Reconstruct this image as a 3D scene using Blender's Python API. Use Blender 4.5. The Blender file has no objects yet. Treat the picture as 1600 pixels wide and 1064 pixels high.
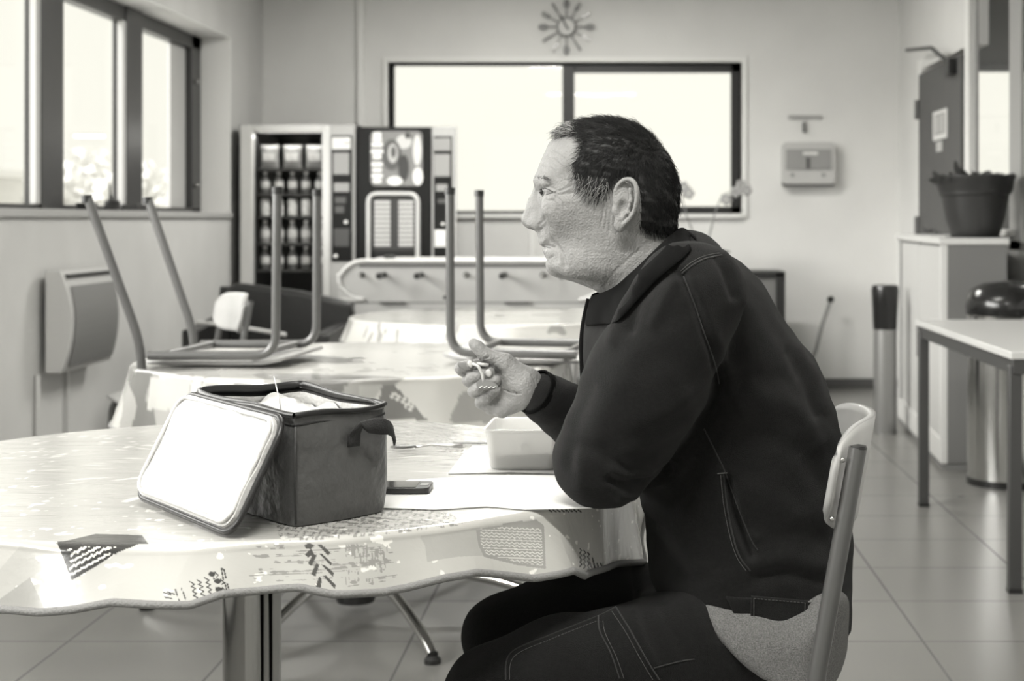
import bpy, bmesh, math, random
import numpy as np
from mathutils import Vector, Matrix
from mathutils.bvhtree import BVHTree
random.seed(7); rng = np.random.default_rng(7)
C = bpy.context.scene.collection
sc = bpy.context.scene
R = math.radians; PI = math.pi

# ---------------------------------------------------------------- camera, light, exposure
F = 2480.0; PX, PY = 971.0, 343.0; HC = 1.15      # focal length in pixels, principal point, lens height
cam = bpy.data.cameras.new('camera'); camo = bpy.data.objects.new('camera', cam); C.objects.link(camo)
camo.location = (0, 0, HC); camo.rotation_euler = (R(90), 0, 0)
cam.sensor_width = 36; cam.lens = 36 * F / 1600
cam.shift_x = (800 - PX) / 1600; cam.shift_y = -(532 - PY) / 1600
cam.clip_start = .05; cam.clip_end = 400
cam.dof.use_dof = True; cam.dof.focus_distance = 2.3; cam.dof.aperture_fstop = 6.3
sc.camera = camo
sc.view_settings.view_transform = 'Standard'; sc.view_settings.look = 'None'
sc.view_settings.exposure = 0.0; sc.view_settings.gamma = 1
sc.view_settings.use_curve_mapping = False
wd = bpy.data.worlds.new('sky'); sc.world = wd; wd.use_nodes = True
bg = wd.node_tree.nodes['Background']; bg.inputs[0].default_value = (1, .985, .875, 1); bg.inputs[1].default_value = 1.03
sc.cycles.use_denoising = True
sc.cycles.max_bounces = 8; sc.cycles.diffuse_bounces = 4; sc.cycles.transparent_max_bounces = 12
sc.cycles.sample_clamp_indirect = 4

def area(name, loc, rot, sx, sy, watts, tint=(1, .99, .95)):
    l = bpy.data.lights.new(name, 'AREA'); l.shape = 'RECTANGLE'; l.size = sx; l.size_y = sy
    l.energy = watts; l.color = tint
    o = bpy.data.objects.new(name, l); C.objects.link(o); o.location = loc; o.rotation_euler = rot
    return o
# daylight falling through the part of the left window band that lies before the frame's left edge,
# plus an unseen fill lamp added behind the camera
area('daylight_left', (-2.68, 4.15, 1.75), (0, R(-90), 0), 1.05, 3.5, 118)
area('fill_behind_camera', (-.3, -3.6, 1.5), (R(90), 0, 0), 3.6, 2.0, 8)
sun = bpy.data.lights.new('hazy_sun', 'SUN'); sun.energy = 7.0; sun.angle = R(38); sun.color = (1, .99, .95)
so = bpy.data.objects.new('hazy_sun', sun); C.objects.link(so); so.rotation_euler = Vector((-.80, -.50, .36)).to_track_quat('Z', 'Y').to_euler()

# ---------------------------------------------------------------- helpers
def W(px, py, D):
    return Vector(((px - PX) * D / F, D, HC - (py - PY) * D / F))
def mk(v, warm=True):
    return (v, v * .995, v * .975, 1) if warm else (v, v, v, 1)
_m = {}
def mat(name, v, rough=.6, metal=0., spec=.5, bump=0., bscale=40., noise=0., nscale=5., coat=0., sheen=0., trans=0., alpha=1., emit=0., attr=None):
    if name in _m: return _m[name]
    m = bpy.data.materials.new(name); m.use_nodes = True; nt = m.node_tree; b = nt.nodes['Principled BSDF']
    b.inputs['Base Color'].default_value = mk(v); b.inputs['Roughness'].default_value = rough
    b.inputs['Metallic'].default_value = metal; b.inputs['Specular IOR Level'].default_value = spec
    b.inputs['Coat Weight'].default_value = coat; b.inputs['Sheen Weight'].default_value = sheen
    b.inputs['Transmission Weight'].default_value = trans; b.inputs['Alpha'].default_value = alpha
    if emit: b.inputs['Emission Color'].default_value = mk(1); b.inputs['Emission Strength'].default_value = emit
    tc = nt.nodes.new('ShaderNodeTexCoord')
    if noise:
        n = nt.nodes.new('ShaderNodeTexNoise'); n.inputs['Scale'].default_value = nscale; n.inputs['Detail'].default_value = 5
        nt.links.new(tc.outputs['Object'], n.inputs['Vector'])
        r = nt.nodes.new('ShaderNodeMapRange'); r.inputs['To Min'].default_value = 1 - noise; r.inputs['To Max'].default_value = 1 + noise
        r.inputs['From Min'].default_value = .3; r.inputs['From Max'].default_value = .7
        nt.links.new(n.outputs['Fac'], r.inputs['Value'])
        mx = nt.nodes.new('ShaderNodeMix'); mx.data_type = 'RGBA'; mx.blend_type = 'MULTIPLY'; mx.inputs[0].default_value = 1
        mx.inputs[6].default_value = mk(v)
        nt.links.new(r.outputs['Result'], mx.inputs[7]); nt.links.new(mx.outputs[2], b.inputs['Base Color'])
    if attr:
        a = nt.nodes.new('ShaderNodeVertexColor'); a.layer_name = attr
        nt.links.new(a.outputs['Color'], b.inputs['Base Color'])
    if bump:
        n = nt.nodes.new('ShaderNodeTexNoise'); n.inputs['Scale'].default_value = bscale; n.inputs['Detail'].default_value = 6
        nt.links.new(tc.outputs['Object'], n.inputs['Vector'])
        bp = nt.nodes.new('ShaderNodeBump'); bp.inputs['Strength'].default_value = min(1, bump); bp.inputs['Distance'].default_value = .002 * max(1, bump)
        nt.links.new(n.outputs['Fac'], bp.inputs['Height']); nt.links.new(bp.outputs['Normal'], b.inputs['Normal'])
    _m[name] = m
    return m

def mesh_obj(name, vs, fs, m, parent=None, smooth=True, bevel=0., angle=40):
    me = bpy.data.meshes.new(name)
    if isinstance(vs, np.ndarray) and isinstance(fs, np.ndarray):
        me.vertices.add(len(vs)); me.vertices.foreach_set('co', vs.astype(np.float32).ravel())
        k = fs.shape[1]; me.loops.add(fs.size); me.loops.foreach_set('vertex_index', fs.astype(np.int32).ravel())
        me.polygons.add(len(fs)); me.polygons.foreach_set('loop_start', np.arange(0, fs.size, k, dtype=np.int32))
        me.polygons.foreach_set('loop_total', np.full(len(fs), k, dtype=np.int32)); me.update(calc_edges=True); me.validate()
    else:
        me.from_pydata([tuple(v) for v in vs], [], [tuple(f) for f in fs]); me.update()
    for mm in (m if isinstance(m, (list, tuple)) else [m]): me.materials.append(mm)
    o = bpy.data.objects.new(name, me); C.objects.link(o)
    if smooth:
        me.polygons.foreach_set('use_smooth', [True] * len(me.polygons))
        if angle < 180: me.set_sharp_from_angle(angle=R(angle))
    if bevel:
        bv = o.modifiers.new('edge', 'BEVEL'); bv.width = bevel; bv.segments = 3; bv.limit_method = 'ANGLE'; bv.angle_limit = R(35)
    if parent: o.parent = parent
    return o

class MB:
    def __init__(s): s.v = []; s.f = []
    def add(s, vs, fs):
        n = len(s.v); s.v += [tuple(v) for v in vs]; s.f += [tuple(i + n for i in f) for f in fs]; return s
    def box(s, x0, x1, y0, y1, z0, z1):
        return s.add([(x, y, z) for z in (z0, z1) for y in (y0, y1) for x in (x0, x1)],
                     [(0, 2, 3, 1), (4, 5, 7, 6), (0, 1, 5, 4), (2, 6, 7, 3), (0, 4, 6, 2), (1, 3, 7, 5)])
    def tube(s, pts, r, n=12, cap=True):
        pts = [Vector(p) for p in pts]; rs = r if hasattr(r, '__len__') else [r] * len(pts)
        T = [(pts[min(i + 1, len(pts) - 1)] - pts[max(i - 1, 0)]).normalized() for i in range(len(pts))]
        u = T[0].orthogonal().normalized(); vs = []; fs = []
        for i, p in enumerate(pts):
            u = (u - T[i] * u.dot(T[i])).normalized(); w = T[i].cross(u)
            vs += [p + (u * math.cos(2 * PI * k / n) + w * math.sin(2 * PI * k / n)) * rs[i] for k in range(n)]
        for i in range(len(pts) - 1):
            for k in range(n): fs.append((i * n + k, i * n + (k + 1) % n, (i + 1) * n + (k + 1) % n, (i + 1) * n + k))
        if cap: fs.append(tuple(range(n))[::-1]); fs.append(tuple(range((len(pts) - 1) * n, len(pts) * n)))
        return s.add(vs, fs)
    def lathe(s, prof, c=(0, 0, 0), n=40, sx=1., sy=1.):
        vs = []; fs = []
        for r, z in prof: vs += [(c[0] + sx * r * math.cos(2 * PI * k / n), c[1] + sy * r * math.sin(2 * PI * k / n), c[2] + z) for k in range(n)]
        for i in range(len(prof) - 1):
            for k in range(n): fs.append((i * n + k, i * n + (k + 1) % n, (i + 1) * n + (k + 1) % n, (i + 1) * n + k))
        fs.append(tuple(range(n))[::-1]); fs.append(tuple(range((len(prof) - 1) * n, len(prof) * n)))
        return s.add(vs, fs)
    def prism(s, poly, d, org=(0, 0, 0), u=(1, 0, 0), w=(0, 0, 1)):
        # polygon in the u/w plane, thickness d along u x w, centred
        u = Vector(u).normalized(); w = Vector(w).normalized(); nn = u.cross(w); o = Vector(org); n = len(poly)
        vs = [o + u * a + w * b - nn * d / 2 for a, b in poly] + [o + u * a + w * b + nn * d / 2 for a, b in poly]
        fs = [tuple(range(n))[::-1], tuple(range(n, 2 * n))] + [(i, (i + 1) % n, n + (i + 1) % n, n + i) for i in range(n)]
        return s.add(vs, fs)
    def ball(s, c, rx, ry=None, rz=None, n=16, m=10):
        ry = ry or rx; rz = rz or rx
        return s.lathe([(max(1e-4, math.sin(PI * i / m)) * rx, -math.cos(PI * i / m) * rz) for i in range(m + 1)], c, n, 1, ry / rx)
    def build(s, name, m, parent=None, **k): return mesh_obj(name, s.v, s.f, m, parent, **k)

def arc(c, r, a0, a1, n, u, w):
    c = Vector(c); u = Vector(u); w = Vector(w)
    return [c + u * r * math.cos(a0 + (a1 - a0) * i / n) + w * r * math.sin(a0 + (a1 - a0) * i / n) for i in range(n + 1)]
def fillet(pts, r, n=6):
    pts = [Vector(p) for p in pts]; out = [pts[0]]
    for i in range(1, len(pts) - 1):
        a, b, c = pts[i - 1], pts[i], pts[i + 1]; d = min(r, (a - b).length * .49, (c - b).length * .49)
        p, q = b + (a - b).normalized() * d, b + (c - b).normalized() * d
        for k in range(n + 1):
            t = k / n; out.append(p * (1 - t) ** 2 + b * 2 * t * (1 - t) + q * t * t)
    return out + [pts[-1]]
def rrect(x0, x1, z0, z1, r, n=5):
    o = []
    for cx, cz, a in ((x1 - r, z0 + r, -90), (x1 - r, z1 - r, 0), (x0 + r, z1 - r, 90), (x0 + r, z0 + r, 180)):
        o += [(cx + r * math.cos(R(a + 90 * k / n)), cz + r * math.sin(R(a + 90 * k / n))) for k in range(n + 1)]
    return o
def empty(name, loc=(0, 0, 0), rot=(0, 0, 0)):
    o = bpy.data.objects.new(name, None); C.objects.link(o); o.location = loc; o.rotation_euler = rot; o.empty_display_size = .1
    return o
def tag(o, label, cat, group=None, kind=None):
    o['label'] = label; o['category'] = cat
    if group: o['group'] = group
    if kind: o['kind'] = kind
    return o
def struct(o): o['kind'] = 'structure'; return o
def copy_tree(o, parent=None):
    c = o.copy(); C.objects.link(c)
    if parent: c.parent = parent
    for ch in list(o.children): copy_tree(ch, c)
    return c

# implicit surfaces ---------------------------------------------------------
def surface_nets(Fv, lo, h):
    Fv = Fv.astype(np.float32); s = Fv < 0; nx, ny, nz = Fv.shape
    cnt = np.zeros((nx - 1, ny - 1, nz - 1), np.int8)
    for i in (0, 1):
        for j in (0, 1):
            for k in (0, 1): cnt += s[i:nx - 1 + i, j:ny - 1 + j, k:nz - 1 + k]
    act = (cnt > 0) & (cnt < 8); I, J, K = np.nonzero(act); N = len(I)
    idx = np.full(act.shape, -1, np.int64); idx[I, J, K] = np.arange(N)
    P = np.zeros((N, 3)); n = np.zeros(N)
    cs = [(i, j, k) for i in (0, 1) for j in (0, 1) for k in (0, 1)]
    for a in cs:
        for ax in range(3):
            if a[ax] == 0:
                b = list(a); b[ax] = 1
                fa = Fv[I + a[0], J + a[1], K + a[2]]; fb = Fv[I + b[0], J + b[1], K + b[2]]
                c = (fa < 0) != (fb < 0); t = np.where(c, fa / np.where(c, fa - fb, 1), 0)
                for q in range(3): P[:, q] += np.where(c, a[q] + (t if q == ax else 0), 0)
                n += c
    P = (P / n[:, None] + np.stack([I, J, K], 1)) * h + np.array(lo)
    fs = []
    for ax in range(3):
        sl0 = [slice(1, -1)] * 3; sl1 = [slice(1, -1)] * 3; sl0[ax] = slice(0, -1); sl1[ax] = slice(1, None)
        a = s[tuple(sl0)]; b = s[tuple(sl1)]
        i, j, k = np.nonzero(a != b); ins = a[i, j, k]
        off = [1, 1, 1]; off[ax] = 0; g = [i + off[0], j + off[1], k + off[2]]
        u, v = (ax + 1) % 3, (ax + 2) % 3
        def cell(du, dv):
            q = [g[0].copy(), g[1].copy(), g[2].copy()]; q[u] -= du; q[v] -= dv; return idx[q[0], q[1], q[2]]
        q = np.stack([cell(1, 1), cell(0, 1), cell(0, 0), cell(1, 0)], 1)
        q[~ins] = q[~ins][:, ::-1]; fs.append(q)
    return P, np.concatenate(fs)
def grid(lo, hi, h):
    ax = [np.arange(lo[i], hi[i] + h, h, dtype=np.float32) for i in range(3)]
    return np.meshgrid(*ax, indexing='ij')
def smin(a, b, k):
    t = np.clip(.5 + .5 * (b - a) / k, 0, 1); return b * (1 - t) + a * t - k * t * (1 - t)
def smax(a, b, k): return -smin(-a, -b, k)
def cone(G, a, b, ra, rb):
    a = np.array(a, np.float32); b = np.array(b, np.float32); d = b - a; L = float(d @ d)
    t = np.clip(((G[0] - a[0]) * d[0] + (G[1] - a[1]) * d[1] + (G[2] - a[2]) * d[2]) / L, 0, 1)
    return np.sqrt((G[0] - a[0] - t * d[0]) ** 2 + (G[1] - a[1] - t * d[1]) ** 2 + (G[2] - a[2] - t * d[2]) ** 2) - (ra + (rb - ra) * t)
def ell(G, c, r):
    q = np.sqrt(((G[0] - c[0]) / r[0]) ** 2 + ((G[1] - c[1]) / r[1]) ** 2 + ((G[2] - c[2]) / r[2]) ** 2)
    return (q - 1) * min(r)
def poly2(X, Z, poly):
    # signed distance (negative inside) to a polygon in the x/z plane
    d = np.full(X.shape, 1e9, np.float32); ins = np.zeros(X.shape, bool); n = len(poly)
    for i in range(n):
        (ax, az), (bx, bz) = poly[i], poly[(i + 1) % n]; ex, ez = bx - ax, bz - az
        t = np.clip(((X - ax) * ex + (Z - az) * ez) / (ex * ex + ez * ez + 1e-12), 0, 1)
        d = np.minimum(d, (X - ax - t * ex) ** 2 + (Z - az - t * ez) ** 2)
        c = ((az > Z) != (bz > Z)); xx = ax + (Z - az) * ex / (ez if abs(ez) > 1e-9 else 1e-9); ins ^= c & (X < xx)
    d = np.sqrt(d); return np.where(ins, -d, d)
def smooth_poly(pts, n=5):
    m = len(pts); o = []
    for i in range(m):
        p0, p1, p2, p3 = [np.array(pts[(i + k) % m], float) for k in (-1, 0, 1, 2)]
        for k in range(n):
            t = k / n; o.append(tuple(.5 * (2 * p1 + (p2 - p0) * t + (2 * p0 - 5 * p1 + 4 * p2 - p3) * t * t + (3 * p1 - p0 - 3 * p2 + p3) * t ** 3)))
    return o
def inflate(G, poly, Wd, Rd, yc, p=2., scale=None):
    # body whose side outline is poly, half width Wd(x,z), edge rounding depth Rd
    X2, Z2 = G[0][:, 0, :], G[2][:, 0, :]
    d = -poly2(X2, Z2, poly); r = 1 - d / Rd; r = np.where(r > 0, r, 0) ** 2
    r = np.where(d < 0, 1 + 2 * (-d) / Rd, r)
    q = np.abs(G[1] - yc) / Wd[:, None, :] if hasattr(Wd, 'shape') else np.abs(G[1] - yc) / Wd
    return (np.sqrt(r[:, None, :] + q ** p) - 1) * (scale or .05)
def idw(X, Z, pts, sig=.022):
    a = np.zeros(X.shape); b = np.zeros(X.shape)
    for x, z, w in pts:
        d2 = (X - x) ** 2 + (Z - z) ** 2; k = np.exp(-d2 / (2 * sig * sig)) + 2e-7 / (d2 + 2e-4); a += k * w; b += k
    return (a / b).astype(np.float32)
def pl(pts, D): return [(W(x, y, D).x, W(x, y, D).z) for x, y in pts]
def vnormals(P, Fq):
    n = np.cross(P[Fq[:, 2]] - P[Fq[:, 0]], P[Fq[:, 3]] - P[Fq[:, 1]]); N = np.zeros_like(P)
    for k in range(4): np.add.at(N, Fq[:, k], n)
    return N / (np.linalg.norm(N, axis=1, keepdims=True) + 1e-12)
def relax(P, Fq, it=2, lam=.5):
    for _ in range(it):
        A = np.zeros_like(P); n = np.zeros(len(P))
        for a, b in ((0, 1), (1, 2), (2, 3), (3, 0)):
            np.add.at(A, Fq[:, a], P[Fq[:, b]]); np.add.at(A, Fq[:, b], P[Fq[:, a]])
            np.add.at(n, Fq[:, a], 1); np.add.at(n, Fq[:, b], 1)
        P = P * (1 - lam) + lam * A / n[:, None]
    return P
def seg_dist(x, z, line):
    d = np.full(x.shape, 1e9)
    for (ax, az), (bx, bz) in zip(line[:-1], line[1:]):
        ex, ez = bx - ax, bz - az; t = np.clip(((x - ax) * ex + (z - az) * ez) / (ex * ex + ez * ez + 1e-12), 0, 1)
        d = np.minimum(d, (x - ax - t * ex) ** 2 + (z - az - t * ez) ** 2)
    return np.sqrt(d)
def crease(P, N, lines, D, side=-1):
    # lines: (pixel polyline, depth in m (+ out), width in m); measured across the figure's side facing -y
    out = P.copy(); f = np.clip(-N[:, 1] * 3, 0, 1) if side < 0 else 1.
    for pts, amp, wd in lines:
        l = pl(smooth_line(pts), D); d = seg_dist(P[:, 0], P[:, 2], l); out += N * (f * amp * np.exp(-(d / wd) ** 2))[:, None]
    return out
def smooth_line(pts, n=4):
    if len(pts) < 3: return pts
    q = [pts[0]] + list(pts) + [pts[-1]]; o = []
    for i in range(1, len(q) - 2):
        p0, p1, p2, p3 = [np.array(q[i + k], float) for k in (-1, 0, 1, 2)]
        for k in range(n):
            t = k / n; o.append(tuple(.5 * (2 * p1 + (p2 - p0) * t + (2 * p0 - 5 * p1 + 4 * p2 - p3) * t * t + (3 * p1 - p0 - 3 * p2 + p3) * t ** 3)))
    return o + [tuple(pts[-1])]
def fnoise(P, sc_, n=14, seed=1):
    r = np.random.default_rng(seed); o = np.zeros(len(P))
    for _ in range(n):
        k = r.normal(size=3) * np.array(sc_); o += np.sin(P @ k + r.uniform(0, 6.28))
    return o / math.sqrt(n)
# ---------------------------------------------------------------- the seated man
YM = 2.42
skin = mat('skin', .235, rough=.5, bump=.8, bscale=330, noise=.10, nscale=45, spec=.4)
cloth_navy = mat('jacket_cloth', .0105, rough=.9, bump=1.0, bscale=900, noise=.18, nscale=260, sheen=.07, spec=.10)
cloth_trouser = mat('trouser_cloth', .009, rough=.92, bump=1.0, bscale=900, noise=.2, nscale=200, sheen=.06, spec=.12)
cloth_collar = mat('collar_cloth', .004, rough=.95, sheen=.0, spec=.1, bump=.6, bscale=900)
jersey = mat('grey_jersey', .17, rough=.95, bump=1.5, bscale=700, noise=.35, nscale=500, spec=.1)
hair_m = mat('dark_hair', .006, rough=.55, spec=.35)
hair_g = mat('greying_hair', .34, rough=.5, spec=.4)

HP = [(886,200),(870,207),(857,222),(847,243),(840,262),(836,272),(833.5,281),(835,290),(839,299),(840,320),(840,345),(839,360),(839,368),(840.5,374),(840,379),(843.5,384),(850,386.6),(846.5,389.5),(847,394),(850.5,400),(853.5,406.5),(851.6,415),(853,423),(858,430),(867,434),(880,437),(900,443),(925,452),(941,462),(952,485),(975,560),(1100,560),(1092,430),(1066,385),(1052,358),(1052,340),(1055,320),(1055,290),(1047,264),(1034,240),(1016,218),(996,203),(972,194),(945,190),(918,191),(900,194)]
head_poly = pl(HP, 2.40)
WD = [(845,262,50),(870,225,54),(900,230,64),(960,225,70),(1020,250,66),(1045,300,62),(905,275,66),(838,300,40),(852,300,52),(870,305,60),(890,315,66),(930,320,70),(1000,320,72),
      (850,340,42),(870,350,54),(900,360,62),(950,370,66),(845,385,36),(868,395,46),(900,405,56),(940,415,62),(856,420,27),(880,428,40),(905,440,44),(960,450,58),(1000,400,60),(1040,350,60),(1000,500,60)]
def P2(x, y, D=2.40): p = W(x, y, D); return p.x, p.z
def build_head():
    h = .0019; lo = (-.165, YM - .105, .925); hi = (.13, YM + .105, 1.325); G = grid(lo, hi, h)
    X2, Z2 = G[0][:, 0, :], G[2][:, 0, :]
    Wm = idw(X2, Z2, [(*P2(x, y), w / 1000) for x, y, w in WD])
    Rm = idw(X2, Z2, [(*P2(x, y), w / 1000) for x, y, w in [(870,225,48),(945,195,62),(1050,260,62),(840,280,24),(845,300,34),(845,340,36),(843,385,26),(855,420,22),(900,440,34),(960,470,55),(1055,350,55),(1040,200,62)]])
    Fh = inflate(G, head_poly, Wm, Rm, YM, scale=.05)
    ax = lambda y, D=2.40: W(*y, D)
    def P3(x, y, yy): p = W(x, y, 2.40); return (p.x, YM + yy, p.z)
    # nose: bridge, tip, wings
    nose = cone(G, P3(843,291,0), P3(834,318,0), .0085, .0105)
    nose = smin(nose, cone(G, P3(834,318,0), P3(824.5,343.5,0), .0098, .0112), .006)
    for s in (-1, 1):
        nose = smin(nose, cone(G, P3(838,347,s*.0115), P3(829,350,s*.010), .0085, .0062), .005)
        nose = smin(nose, cone(G, P3(842,325,s*.012), P3(843,350,s*.020), .012, .009), .014)
    nose = smin(nose, cone(G, P3(838,356,0), P3(826,352,0), .006, .005), .004)
    Fh = smin(Fh, nose, .006)
    for s in (-1, 1):
        # eye socket, cheek bone, brow ridge, mouth corner, nostril
        Fh = smax(Fh, -ell(G, P3(850,299,s*.038), (.0125, .017, .0105)), .006)
        Fh = smin(Fh, cone(G, P3(841,282,s*.014), P3(857,283,s*.048), .0062, .0062), .012)
        Fh = smin(Fh, ell(G, P3(876,327,s*.050), (.026, .011, .018)), .022)
        Fh = smin(Fh, cone(G, P3(853,306.3,s*.030), P3(870,304.5,s*.045), .0052, .004), .006)
        Fh = smin(Fh, ell(G, P3(862,299,s*.036), (.0125, .0125, .0125)), .003)
        Fh = smin(Fh, cone(G, P3(848,292,s*.026), P3(868,296,s*.046), .0060, .0052), .005)
        Fh = smax(Fh, -cone(G, P3(831,357,s*.0065), P3(837,356,s*.008), .0032, .0032), .002)
        Fh = smin(Fh, ell(G, P3(868,402,s*.028), (.012, .007, .016)), .016)
        Fh = smin(Fh, ell(G, P3(905,415,s*.050), (.03, .012, .02)), .02)
        # ear
        e = lambda x, y, o: P3(x, y, s * o)
        rim = [e(962,332,.078), e(961,312,.080), e(964,294,.085), e(973,284,.090), e(984,282,.094), e(992,290,.098), e(994.5,306,.099), e(992,324,.096), e(986,338,.091), e(976,349,.086), e(968,357,.081)]
        rim = smooth_line(rim, 3)
        ear = ell(G, e(975,318,.083), (.0155, .0055, .0325))
        ear = smin(ear, ell(G, e(968,352,.080), (.0075, .0055, .0095)), .006)
        ear = smax(ear, -ell(G, e(973,325,.0925), (.0085, .0095, .0125)), .003)
        ear = smax(ear, -ell(G, e(977,299,.0935), (.0065, .0055, .010)), .003)
        for a, b in zip(rim[:-1], rim[1:]): ear = smin(ear, cone(G, a, b, .0030, .0030), .0022)
        for a, b in zip([e(984,297,.092), e(985,315,.093), e(981,331,.090)], [e(985,315,.093), e(981,331,.090), e(971,342,.086)]): ear = smin(ear, cone(G, a, b, .0026, .0026), .003)
        ear = smin(ear, ell(G, e(961,330,.080), (.0045, .005, .0065)), .004)
        Fh = smin(Fh, ear, .004)
    Fh = smax(Fh, -cone(G, P3(838,385.3,-.02), P3(838,385.3,.02), .0009, .0009), .002)
    P, Q = surface_nets(Fh, lo, h); P = relax(P, Q, 1, .4); N = vnormals(P, Q)
    LF = [([(852,241),(868,250),(880,266),(884,283)], -.0011, .0011), ([(858,232),(876,242),(892,262)], -.0008, .0011), ([(846,255),(860,262),(870,278)], -.0012, .0012), ([(843,266),(852,268),(862,280)], -.0008, .0010),
         ([(846,341),(852,364),(864,380),(876,396),(882,416)], -.0028, .0030), ([(863,388.5),(857,386),(846,385)], -.0016, .0016), ([(863,386),(868,396),(869,408)], -.0012, .0022),
         ([(866,300),(880,295),(894,288)], -.0012, .0012), ([(867,303),(882,303),(897,300)], -.0011, .0011), ([(866,306),(876,314),(882,324)], -.0013, .0012), ([(862,311),(869,320),(873,330)], -.0009, .0011),
         ([(868,302),(880,298),(893,294)], .0006, .0015), ([(852,302),(859,301),(866,301)], -.0018, .0011), ([(852,311),(860,313),(868,309),(868,302)], -.0014, .0011), ([(849,292),(858,291),(868,296)], -.0012, .0012), ([(850,296.5),(857,295.5),(865,299)], .0007, .0010),
         ([(839,352),(846,343),(847,352),(842,359)], -.0016, .0013), ([(944,320),(941,340),(938,352)], -.0012, .0012), ([(949,325),(947,345),(944,360)], -.0012, .0011), ([(953,334),(952,350),(951,364)], -.0010, .0010),
         ([(1000,392),(975,410),(955,432),(944,450)], -.0005, .0016), ([(1012,380),(990,398),(965,425)], -.0005, .0013), ([(856,405),(862,402)], -.0008, .002),
         ([(888,265),(893,280),(893,300)], -.0012, .005)]
    P = crease(P, N, [(a_, b_ * 1.45, c_) for a_, b_, c_ in LF], 2.33)
    P += N * (.00022 * fnoise(P, (260, 260, 260), 20, 3))[:, None]
    return P, Q
hP, hQ = build_head()

# right hand: fingers folded round a spork, palm towards the lens ------------
HD = 2.47; HS = HD / F
def H(x, y, d=0.): p = W(x, y, HD); return (p.x, HD + d, p.z)
def build_hand():
    h = .0013; lo = (H(700, 0)[0], HD - .052, H(0, 670)[2]); hi = (H(885, 0)[0], HD + .050, H(0, 515)[2]); G = grid(lo, hi, h)
    c = lambda a, b, ra, rb: cone(G, H(*a), H(*b), ra * HS, rb * HS)
    palm = c((815,600,0), (775,585,.006), 23, 15)
    palm = smin(palm, c((818,610,0), (770,632,.004), 24, 15), .012)
    palm = smin(palm, c((800,600,.0), (772,612,.006), 20, 15), .012)
    palm = smax(palm, G[1] - (HD + .020), .012)
    # thumb ball, thumb
    palm = smin(palm, c((818,593,-.008), (790,566,-.010), 22, 14), .010)
    palm = smin(palm, c((820,618,-.006), (785,640,-.004), 19, 13), .010)
    th = smin(c((790,565,-.012), (760,553,-.014), 12.5, 10.2), c((760,553,-.014), (741,536,-.012), 10.2, 8.2), .004)
    th = smin(th, c((757,551,-.014), (748,541,-.014), 10.8, 10.2), .003)
    hand = smin(palm, th, .008)
    # proximal phalanges run behind, middle and end phalanges fold in front of the palm
    for mcp, pip, dip, tip, r in [((768,566,.010), (723,578,.004), (722,574,-.012), (735,568,-.020), 10.2),
                                  ((766,588,.010), (733,594,.002), (740,588,-.018), (767,580,-.024), 10.4),
                                  ((768,610,.010), (741,611,.002), (750,604,-.020), (777,592,-.024), 10.0),
                                  ((765,634,.008), (752,628,.002), (762,619,-.018), (779,606,-.020), 8.8)]:
        f = c(mcp, pip, r + 1.5, r); f = smin(f, c(pip, dip, r, r * .95), .004); f = smin(f, c(dip, tip, r * .95, r * .86), .004)
        hand = smin(hand, f, .0028)
    hand = smin(hand, c((765,636,.004), (754,629,.000), 11, 10), .006)
    hand = smin(hand, c((822,606,0), (869,637,.027), 29, 24), .012)      # wrist and forearm
    for a, b in [((786,606,-.03), (816,612,-.026)), ((763,632,-.03), (758,645,-.025)), ((773,622,-.03), (772,645,-.024)), ((778,618,-.03), (790,632,-.026))]:
        hand = smax(hand, -c(a, b, 1.8, 1.2), .003)
    for a, b in [((752,562,-.024), (766,556,-.024)), ((772,562,-.026), (784,556,-.024))]:
        hand = smax(hand, -c(a, b, 1.3, 1.0), .002)
    P, Q = surface_nets(hand, lo, h); P = relax(P, Q, 1, .4); N = vnormals(P, Q)
    P = crease(P, N, [([(786,606),(800,611),(816,612)], -.0016, .0012), ([(752,562),(757,552),(764,548)], -.0006, .0009), ([(832,584),(838,600),(836,630)], -.0008, .001), ([(840,590),(842,612),(838,640)], -.0007, .001), ([(773,566),(785,560),(795,552)], -.0008, .0009),
                      ([(776,574),(786,566),(800,558)], -.0006, .0008), ([(784,620),(800,640)], -.0006, .001), ([(776,632),(782,650)], -.0006, .001)], HD)
    P += N * (.0002 * fnoise(P, (420, 420, 420), 20, 5))[:, None]
    return P, Q
rP, rQ = build_hand()

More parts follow.
